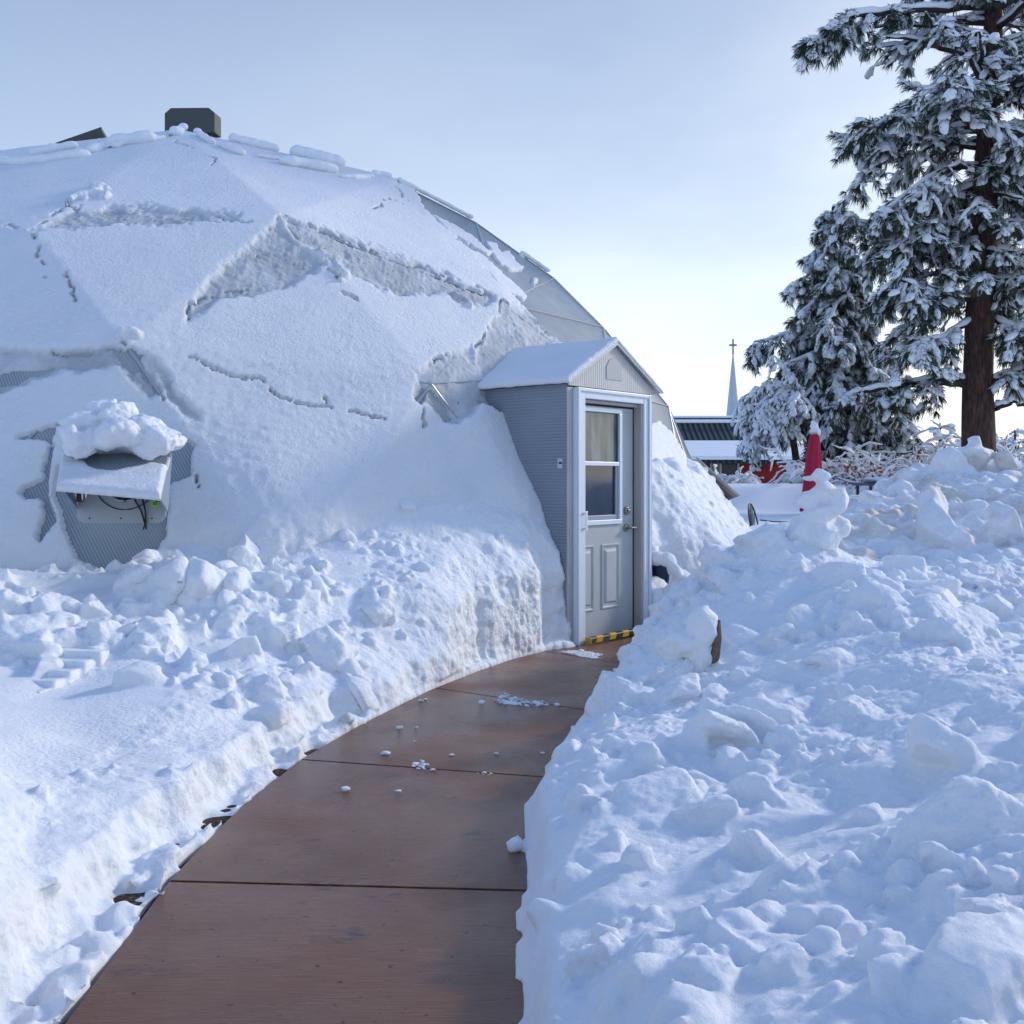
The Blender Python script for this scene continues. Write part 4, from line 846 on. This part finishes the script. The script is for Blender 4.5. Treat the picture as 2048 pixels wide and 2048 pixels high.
zof = lambda py: EYE+(YH-py)/F*TY
ext = lambda py, left: np.interp(py, [-260,-60,20,110,170,240,330,400,480,560,620,680], [.8,1.6,2.0,2.1,2.3,2.4,2.35,2.2,2.4,2.2,1.5,1.2] if left else [.8,1.6,2.2,2.4,2.5,2.5,2.6,2.6,2.6,2.6,2.4,1.8])
rT = np.random.default_rng(11)
for k in range(86):
    py = -240+k*(830/86)+rT.uniform(-8,8); z = zof(py); a = k*2.4+rT.uniform(-.4,.4); dx, dy = math.cos(a), math.sin(a)
    Lm = ext(py, dx < 0)*(.55+.45*abs(dx))*rT.uniform(.8,1.08); up = .25 if py < 300 else .05
    if dx > 0 and dx*Lm > 1.6: Lm *= .8
    if dy < -.3 and py > 330: Lm *= .45
    T.limb(tx(z)+np.array([dx,dy,0])*.12, (dx,dy,up+rT.uniform(-.15,.2)), Lm, .045+.02*rT.uniform(), .25 if py < 300 else .38, 0, (.20,.6 if py < 260 else .85,26), 1.0, None, .45 if py < 250 else .8)
# signature limbs
def poly_limb(T, pts, r0, r1, snow=.05, sub=0, tuft=(.2,.9,26), side_len=.5):
    pts = np.array(pts); t_ = np.linspace(0,1,len(pts)); tt_ = np.linspace(0,1,len(pts)*4); pts = np.stack([np.interp(tt_,t_,pts[:,c]) for c in range(3)],-1); pts[1:-1] += T.r.normal(0,.015,(len(pts)-2,3))
    rad = np.linspace(r0, r1, len(pts)); T.wood.tube(pts, rad, 8); T.snowline(pts, rad, snow)
    for k in range(len(pts)//4, len(pts)):
        for _ in range(sub):
            d = (pts[k]-pts[k-1]); d /= np.linalg.norm(d); T.limb(pts[k], d*.6+T.r.normal(0,.5,3)+[0,0,-.25], T.r.uniform(.3,1)*side_len, .014, .4, 1, tuft, 1.0)
poly_limb(T, [P(1975,12,TY),P(1900,18,TY-.3),P(1800,22,TY-.6),P(1717,30,TY-.8),P(1686,45,TY-.9),P(1650,70,TY-1),P(1620,92,TY-1)], .06, .02, .07, 1, side_len=.45)
poly_limb(T, [P(1960,210,TY),P(1860,215,TY-.4),P(1790,235,TY-.6),P(1722,262,TY-.8)], .05, .012, .05, 1)
poly_limb(T, [P(1940,765,TY),P(1880,762,TY+.2),P(1820,768,TY+.3),P(1740,780,TY+.6),P(1690,800,TY+.8)], .10, .02, .06, 1)
poly_limb(T, [P(1975,765,TY),P(2010,752,TY-.2),P(2048,738,TY-.3),P(2110,720,TY-.3)], .07, .04, .06, 1)
poly_limb(T, [P(1978,820,TY),P(2000,812,TY-.2),P(2030,804,TY-.3),P(2060,812,TY-.3),P(2120,806,TY-.3)], .05, .035, .07, 0)
for x0,y0,x1,y1 in ((1995,130,2070,60),(1995,160,2080,150),(1990,330,2090,230),(1985,560,2080,540),(1985,640,2080,650),(1945,640,1830,690),(1945,600,1800,560)):
    poly_limb(T, [P(x0,y0,TY),P((x0+x1)/2,(y0+y1)/2+10,TY-.4),P(x1,y1,TY-.7)], .05, .02, .06, 2, side_len=.6)
T.done('ponderosa_pine', tuple(tp[0]), 'tall ponderosa pine with a thick reddish trunk and snow-laden boughs at the right edge', 'tree', trunk)
print('pine', T.nn, T.sn)
# second conifer
TY2 = 23.0; T = Tree(21); base = P(1702,960,TY2)*[1,1,0]; zt = P(1665,415,TY2)[2]
bx = lambda z: np.array([np.interp(z,[0,zt],[P(1712,960,TY2)[0], P(1665,960,TY2)[0]]), TY2, z])
trunk = MB(); zz_ = np.linspace(0, zt, 30); trunk.tube([bx(z) for z in zz_], np.linspace(.24,.02,30), 12)
for k in range(110):
    fz = 1-(k/110)**.85*.93; z = zt*fz; py = YH-(z-EYE)/TY2*F; a = k*2.4; dx, dy = math.cos(a), math.sin(a)
    Ll = np.interp(py, [415,470,520,600,690,760,850,920], [.25,.7,1.05,1.5,1.95,2.1,1.4,1.0] if dx < 0 else [.2,.45,.8,1.1,1.45,1.7,1.9,1.9])
    T.limb(bx(z), (dx,dy,.45 if py < 600 else .25), Ll*(.7+.3*abs(dx))*T.r.uniform(.75,1.1), .035, .75, 0, (.22,.97,24), .95, None, .8)
T.done('snowy_conifer', tuple(base), 'dense drooping conifer heavy with snow, behind the closed red parasol', 'tree', trunk)
# frosted weeping tree
T = Tree(33); b0 = P(1592,960,22.0)*[1,1,0]; trunk = MB(); trunk.tube([b0, b0+[0,0,1.8], b0+[-.2,0,3.2]], [.1,.08,.05], 8)
M_FROST = snow_mat('frosted_twig', 0, .5, 0)
for k in range(46):
    z = T.r.uniform(2.5,3.2); T.limb(b0+[0,0,z], (-1.0+T.r.uniform(-.2,.9), T.r.uniform(-.7,.7), .55), T.r.uniform(.7,1.35), .02, .85, 0, (.14,.35,9), 1.1, 9, .9, .22)
T.done('weeping_tree', tuple(b0), 'frost-white weeping tree with arching twigs in front of the grey-green roof', 'tree', trunk)

# shrubs
def shrub(c, w, h, n, seed, label, leafc=None, snow=.8, nm='shrub'):
    T = Tree(seed); r = T.r
    for k in range(n):
        a = r.uniform(0,6.28); T.limb(np.array(c)+[r.uniform(-w,w)*.7, r.uniform(-.4,.4), 0], (math.cos(a)*.7, math.sin(a)*.5, 1), h*r.uniform(.6,1.05), .012, .55, 1, (.10,0,0), snow, 7, .95, .3)
    root = empty(nm, tuple(c)); tag(root, label, 'shrub'); T.wood.build('stems', M_TWIG, root)
    mesh('snow_load', np.concatenate(T.sV), np.concatenate(T.sF), M_SNOWT, root, True)
    if leafc:
        L_ = MB(); sv = np.concatenate(T.wood.V)
        for k in range(leafc[1]):
            p = sv[r.integers(len(sv))]+r.normal(0,.05,3); d = r.normal(0,1,3); d /= np.linalg.norm(d); e = np.cross(d, r.normal(0,1,3)); e /= np.linalg.norm(e); s_ = r.uniform(.03,.06)
            L_.add([p, p+d*s_+e*s_*.4, p+d*s_*2, p+d*s_-e*s_*.4], [(0,1,2,3)])
        L_.build('leaves', simple('leaf_'+nm+str(seed), leafc[0], .7), root)
    return root
RUST = (.30,.075,.025)
zb = .9
shrub((P(1760,960,19)[0],19,.7), .8, 1.35, 60, 51, 'rust-leaved snowy shrub between the conifer and the ponderosa trunk', (RUST, 3500))
shrub((P(1850,960,20)[0],20,.8), .9, 1.5, 60, 52, 'tangled frosted shrub just left of the ponderosa trunk', ((.26,.07,.03), 2000))
shrub((P(1690,960,20.5)[0],20.5,.8), .8, 1.4, 50, 53, 'low frosted shrub at the foot of the drooping conifer', ((.08,.06,.03), 300), 1.1)
shrub((P(2030,960,20)[0],20,.8), .9, 1.6, 70, 54, 'frosted shrub with a few rusty leaves right of the ponderosa trunk', ((.25,.07,.03), 500))
shrub((P(1460,960,25)[0],25,.95), .22, .8, 50, 55, 'small snow-white shrub in front of the red building window', None, 1.5)
shrub((P(1920,960,22)[0],22,.8), 1.2, 1.7, 70, 56, 'far frosted thicket directly behind the ponderosa trunk', ((.2,.06,.03), 500))

# ------------------------------------------------------------------ parasol
PY = 15.6; pc = P(1629,960,PY); um = empty('closed_parasol', (pc[0], PY, .7)); tag(um, 'closed crimson parasol with a snow cap standing beyond the right bank', 'parasol')
ztop = P(0,872,PY)[2]; n = 40; th_ = np.linspace(0,2*np.pi,n,endpoint=False); rings = []
zl = np.linspace(ztop+.02, ztop-1.15, 22)
for k, z in enumerate(zl):
    t_ = k/21; R0 = .055+.10*t_**.6; rad = R0*(1+.22*np.abs(np.sin(th_*4+.4*t_))-.1+.05*np.sin(th_*3+5*t_)); rings.append(np.c_[pc[0]-.05*t_+rad*np.cos(th_), PY+rad*np.sin(th_), np.full(n,z)])
V = np.concatenate(rings); Fc = [(i*n+j, (i+1)*n+j, (i+1)*n+(j+1)%n, i*n+(j+1)%n) for i in range(21) for j in range(n)]+[tuple(range(n))]
m = N('crimson_canvas'); m.i('Roughness', .8); m.col(m.mix(m.noise(8, 3), (.36,.006,.035), (.50,.012,.06))); MB().add(V, Fc).build('canopy', m.m, um, True)
mb = MB(); mb.tube([(pc[0],PY,.3),(pc[0],PY,ztop)], .02, 10); mb.build('pole', M_ALU, um)
VV, FF = [], []; off = chunks([], [], 0, [], [])
for c, s in (((pc[0],PY,ztop+.05),(.12,.12,.09)),((pc[0]-.01,PY,ztop+.13),(.085,.085,.09)),((pc[0]-.03,PY,ztop+.2),(.045,.045,.06))):
    pv, pf = protos[3]; VV.append(pv*np.array(s)+np.array(c)); FF.append(pf+off); off += len(pv)
V, Q = remesh(VV, FF, .018, 3, None, -9); mesh('snow_cap', V, Q, M_SNOWT, um, True)

# patio chair back
CY = 12.6; cc = P(1508,1043,CY); ch = empty('patio_chair', (cc[0], CY, .5)); tag(ch, 'black hoop-backed patio chair half buried in snow beside the dome', 'chair')
M_IRON = simple('black_metal', (.012,.012,.015), .4)
dxc = np.array([.085,.17,0]); hp = [cc+dxc*math.cos(a)*1.0+np.array([-.05*math.sin(a),0,0])+np.array([0,0,-.03+.25*math.sin(a)]) for a in np.linspace(0,math.pi,20)]
hp = [hp[0]-[0,0,.3]]+hp+[hp[-1]-[0,0,.3]]; mb = MB(); mb.tube(hp, .010, 7); mb.build('back_hoop', M_IRON, ch, True)
for k in range(7):
    t_ = -.75+k*.25; top = cc+dxc*t_+np.array([-.05*math.sqrt(1-t_*t_),0,-.03+.25*math.sqrt(1-t_*t_)]); mb = MB(); mb.tube([cc+dxc*t_*.75-[0,0,.3], top], .005, 5); mb.build('spindle', M_IRON, ch)
mb = MB(); mb.box((-.2,-.2,.0),(.2,.2,.03), lambda v: v+cc-[-.25,0,.33]); mb.build('seat', M_IRON, ch)
for a_, b_ in ((-.17,-.17),(.17,-.17),(-.17,.17),(.17,.17)):
    p_ = cc-[-.25,0,.33]+np.array([a_,b_,0]); mb = MB(); mb.tube([p_, p_*[1,1,0]+[0,0,.2]], .012, 6); mb.build('leg', M_IRON, ch)
mb = MB(); mb.tube([P(1520,1040,CY), P(1545,1043,CY), P(1575,1044,CY)], .008, 6); mb.build('arm', M_IRON, ch)
# snow-covered low bench (blue edge)
bb = empty('blue_table', tuple(P(1790,968,17)*[1,1,0])); tag(bb, 'low blue-edged table under snow, between the parasol and the dirty heap', 'table')
tb = P(1735,968,17); MB().box((0,0,-.03),(1.1,.8,.02), lambda v: v+tb).build('table_top', simple('blue_edge', (.02,.04,.14), .5), bb)
for a_, b_ in ((.08,.08),(1.02,.08),(.08,.72),(1.02,.72)): MB().box((a_-.02,b_-.02,-1.2),(a_+.02,b_+.02,-.031), lambda v: v+tb).build('leg', M_IRON, bb)
c_ = tb+np.array([.55,.4,.05]); VV = [protos[1][0]*np.array([.6,.45,.07])+c_]; V, Q = remesh(VV, [protos[1][1]], .03, 4, None, -9); mesh('snow_layer', V, Q, M_SNOWT, bb, True)

# ------------------------------------------------------------------ red building
BY = 36.0; bl = P(1290,960,BY)[0]; br_ = P(1585,960,BY)[0]
RB = empty('red_building', (bl, BY, 0)); tag(RB, 'long red board-sided building with a snowy porch roof and grey-green metal roof', 'building')
zE = P(0,922,BY)[2]; zM = P(0,888,BY+2.2)[2]; zR = P(0,832,BY+4.5)[2]
m = N('red_boards'); w = m.wave(1.25, 'X', prof='SAW'); m.i('Roughness', .8); m.col(m.mix(m.ramp(w, [(.0,(0,0,0)),(.12,(1,1,1)),(1,(1,1,1))]), (.04,.004,.005), (.36,.022,.02))); m.bump(w, .5, .03)
wx = [P(q_,0,BY)[0] for q_ in (1420,1478)]
MB().box((bl,BY,0),(wx[0],BY+.2,zE)).box((wx[1],BY,0),(br_,BY+.2,zE)).box((wx[0],BY,0),(wx[1],BY+.2,.9)).build('wall', m.m, RB)
MB().box((bl,BY+.2,0),(bl+.2,BY+9,zE)).build('wall', m.m, RB); MB().box((br_-.2,BY+.2,0),(br_,BY+9,zE)).build('wall', m.m, RB)
m = N('white_frame'); m.col((.6,.6,.55)).i('Roughness', .6)
fo = MB(); wm = wx[0]+.34
for a_, b_ in ((wx[0],wx[0]+.06),(wm,wm+.06),(wx[1]-.06,wx[1])): fo.box((a_,BY-.03,.9),(b_,BY+.1,zE-.02))
fo.box((wx[0],BY-.031,.86),(wx[1],BY+.1,.9)); wf = fo.build('window', m.m, RB)
MB().box((wx[0]+.061,BY+.05,.9),(wm-.001,BY+.08,zE-.03)).build('pane', simple('curtain_tan', (.34,.29,.18), .7), wf)
MB().box((wm+.061,BY+.05,.9),(wx[1]-.061,BY+.08,zE-.03)).build('pane', simple('dark_pane', (.02,.02,.03), .15), wf)
def roofq(nm, y0, z0, y1, z1, mat, t=.12, xe=.6):
    return MB().add([[bl-xe,y0,z0],[br_+xe,y0,z0],[br_+xe,y1,z1],[bl-xe,y1,z1],[bl-xe,y0,z0-t],[br_+xe,y0,z0-t],[br_+xe,y1,z1-t],[bl-xe,y1,z1-t]], [(0,1,2,3),(7,6,5,4),(0,4,5,1),(1,5,6,2),(2,6,7,3),(3,7,4,0)]).build(nm, mat, RB)
m = N('ribbed_metal'); w = m.wave(1.5, 'X'); m.i('Roughness', .45); m.i('Roughness', .75).i('Specular IOR Level', .15); m.col(m.mix(m.ramp(w, [(.7,(0,0,0)),(.9,(1,1,1))]), (.028,.038,.044), (.07,.088,.10))); m.bump(w, .6, .05); M_MET = m.m
roofq('porch_roof', BY-.7, zE+.02, BY+2.2, zM, M_MET); roofq('roof', BY+2.21, zM+.02, BY+4.5, zR, M_MET); roofq('roof', BY+6.8, zM+.02, BY+4.51, zR, M_MET)
zz0 = roofq('porch_roof_snow', BY-.8, zE+.16, BY+2.15, zM+.13, M_SNOWT, .13, .62)
roofq('ridge_snow', BY+4.2, zR-.04, BY+4.7, zR+.03, M_SNOWT, .06, .6); roofq('ridge_snow', BY+3.6, zR-.27, BY+3.75, zR-.18, M_SNOWT, .05, .6)
# church steeple
SY_ = 140.; s0 = P(1466,960,SY_); CH = empty('church', (s0[0], SY_, 0)); tag(CH, 'distant white church steeple topped by a cross, rising above the grey-green roof', 'church')
m = N('steeple_metal'); m.i('Roughness', .5); m.col(m.mix(m.noise(.6, 3, scale=(3,3,.4)), (.36,.42,.50), (.52,.58,.66))); M_ST = m.m
zz1 = P(0,705,SY_)[2]; zz2 = P(0,832,SY_)[2]
mb = MB(); th8 = np.linspace(0,2*np.pi,8,endpoint=False)+math.pi/8
mb.tube([(s0[0],SY_,zz2),(s0[0],SY_,(zz1+zz2)/2),(s0[0],SY_,zz1)], [.92,.50,.06], 8); mb.build('spire', M_ST, CH)
MB().box((s0[0]-.8,SY_-.8,0),(s0[0]+.8,SY_+.8,zz2)).build('tower', M_ST, CH)
MB().add([(s0[0]-5,SY_+1.7,5),(s0[0]+5,SY_+1.7,5),(s0[0],SY_+1.7,9),(s0[0]-5,SY_+22,5),(s0[0]+5,SY_+22,5),(s0[0],SY_+22,9),(s0[0]-5,SY_+1.7,0),(s0[0]+5,SY_+1.7,0),(s0[0]-5,SY_+22,0),(s0[0]+5,SY_+22,0)], [(0,1,2),(3,5,4),(0,2,5,3),(1,4,5,2),(0,3,8,6),(1,7,9,4),(0,6,7,1),(3,4,9,8)]).build('nave', M_ST, CH)
zc = P(0,678,SY_)[2]; MB().box((s0[0]-.09,SY_-.09,zz1-.3),(s0[0]+.09,SY_+.09,zc)).box((s0[0]-.5,SY_-.08,zc-.95),(s0[0]+.5,SY_+.08,zc-.73)).build('cross', simple('cross_dark', (.12,.13,.15), .5), CH)
# far tree line
for k, (px_, d_, hh) in enumerate(((1700,45,4.2),(1790,48,4.6),(1880,44,3.8),(2030,46,3.6),(1640,46,3.4),(1960,50,4.0))):
    T = Tree(70+k); b_ = P(px_,960,d_)*[1,1,0]; trunk = MB(); trunk.tube([b_, b_+[0,0,hh*.5], b_+[0,0,hh]], [.16,.1,.03], 6)
    for j in range(26): a = T.r.uniform(0,6.28); z = hh*T.r.uniform(.2,.95); T.limb(b_+[0,0,z], (math.cos(a),math.sin(a),.5), (1.15-z/hh)*2.4, .04, .3, 1, (.3,.9,8), 1, 6)
    T.done('far_tree', tuple(b_), ['snowy far tree seen under the drooping conifer','snowy far tree between conifer and ponderosa trunk','low snowy far tree left of the ponderosa trunk','snowy far tree at the right photo edge','snowy far tree behind the closed parasol','snowy far tree directly behind the ponderosa trunk'][k], 'tree', trunk)['group'] = 'snowy trees far behind the garden'

# ------------------------------------------------------------------ light
SAZ, SEL = R_(62), R_(24)                    # azimuth clockwise from +Y (to the right), elevation
sun_dir = Vector((math.sin(SAZ)*math.cos(SEL), math.cos(SAZ)*math.cos(SEL), math.sin(SEL)))
sl = bpy.data.lights.new('sun', 'SUN'); sl.energy = 2.0; sl.angle = R_(7); sl.color = (1,.95,.88)
so = bpy.data.objects.new('sun', sl); col.objects.link(so); so.rotation_euler = (-sun_dir).to_track_quat('-Z','Y').to_euler()
w = bpy.data.worlds.new('World'); scene.world = w; w.use_nodes = True; t = w.node_tree; t.nodes.clear()
nn = lambda ty, **k: (lambda x: ([setattr(x, a, v) for a, v in k.items()], x)[1])(t.nodes.new(ty))
out = nn('ShaderNodeOutputWorld'); add = nn('ShaderNodeAddShader'); t.links.new(add.outputs[0], out.inputs[0])
sky = nn('ShaderNodeTexSky', sky_type='NISHITA', sun_disc=False, sun_elevation=SEL, sun_rotation=SAZ, air_density=1.0, dust_density=2.0)
b1 = nn('ShaderNodeBackground'); b1.inputs[1].default_value = .03; t.links.new(sky.outputs[0], b1.inputs[0]); t.links.new(b1.outputs[0], add.inputs[0])
tc = nn('ShaderNodeTexCoord'); sep = nn('ShaderNodeSeparateXYZ'); t.links.new(tc.outputs['Generated'], sep.inputs[0])
rp_ = nn('ShaderNodeValToRGB'); t.links.new(sep.outputs[2], rp_.inputs[0]); e = rp_.color_ramp.elements
stops = [(0,(.66,.78,.90)),(.10,(.62,.745,.89)),(.22,(.41,.52,.71)),(.42,(.27,.36,.54)),(.62,(.17,.29,.58)),(1,(.15,.28,.62))]
while len(e) < len(stops): e.new(.5)
for q_, (p_, c_) in zip(e, stops): q_.position = p_; q_.color = (*c_, 1)
dt = nn('ShaderNodeVectorMath', operation='DOT_PRODUCT'); t.links.new(tc.outputs['Generated'], dt.inputs[0]); gd = Vector((.62,.78,.05)).normalized(); dt.inputs[1].default_value = gd
mr = nn('ShaderNodeMapRange'); mr.inputs[1].default_value = .2; mr.inputs[2].default_value = 1; mr.inputs[3].default_value = 0; mr.inputs[4].default_value = 1; t.links.new(dt.outputs['Value'], mr.inputs[0])
nz = nn('ShaderNodeTexNoise'); nz.inputs['Scale'].default_value = 3.0; nz.inputs['Detail'].default_value = 4; mp = nn('ShaderNodeMapping'); mp.inputs['Scale'].default_value = (1,1,2.6); t.links.new(tc.outputs['Generated'], mp.inputs[0]); t.links.new(mp.outputs[0], nz.inputs['Vector'])
mx = nn('ShaderNodeMix', data_type='RGBA'); mx.blend_type = 'MIX'; t.links.new(rp_.outputs[0], mx.inputs[6]); mx.inputs[7].default_value = (.88,.93,.97,1)
pw = nn('ShaderNodeMath', operation='POWER'); t.links.new(mr.outputs[0], pw.inputs[0]); pw.inputs[1].default_value = 2.2
lowf = nn('ShaderNodeMapRange'); lowf.inputs[1].default_value = .55; lowf.inputs[2].default_value = .02; lowf.inputs[3].default_value = 0; lowf.inputs[4].default_value = 1; t.links.new(sep.outputs[2], lowf.inputs[0])
mu = nn('ShaderNodeMath', operation='MULTIPLY'); t.links.new(pw.outputs[0], mu.inputs[0]); t.links.new(lowf.outputs[0], mu.inputs[1])
nm_ = nn('ShaderNodeMapRange'); nm_.inputs[1].default_value = .3; nm_.inputs[2].default_value = .7; nm_.inputs[3].default_value = .45; nm_.inputs[4].default_value = 1.5; t.links.new(nz.outputs['Fac'], nm_.inputs[0])
mu2 = nn('ShaderNodeMath', operation='MULTIPLY', use_clamp=True); t.links.new(mu.outputs[0], mu2.inputs[0]); t.links.new(nm_.outputs[0], mu2.inputs[1]); t.links.new(mu2.outputs[0], mx.inputs[0])
b2 = nn('ShaderNodeBackground'); b2.inputs[1].default_value = 1.0; t.links.new(mx.outputs[2], b2.inputs[0]); t.links.new(b2.outputs[0], add.inputs[1])

# ------------------------------------------------------------------ camera
cam = bpy.data.cameras.new('camera'); co = bpy.data.objects.new('camera', cam); col.objects.link(co); scene.camera = co
co.location = (0,0,EYE); co.rotation_euler = (R_(90),0,0); cam.sensor_width = 36; cam.lens = 36*F/2048; cam.shift_y = -(1024-YH)/2048; cam.clip_start = .05; cam.clip_end = 2000
scene.view_settings.view_transform = 'Standard'; scene.view_settings.look = 'None'; scene.view_settings.exposure = .16; scene.view_settings.gamma = 1
scene.cycles.max_bounces = 8; scene.cycles.diffuse_bounces = 4
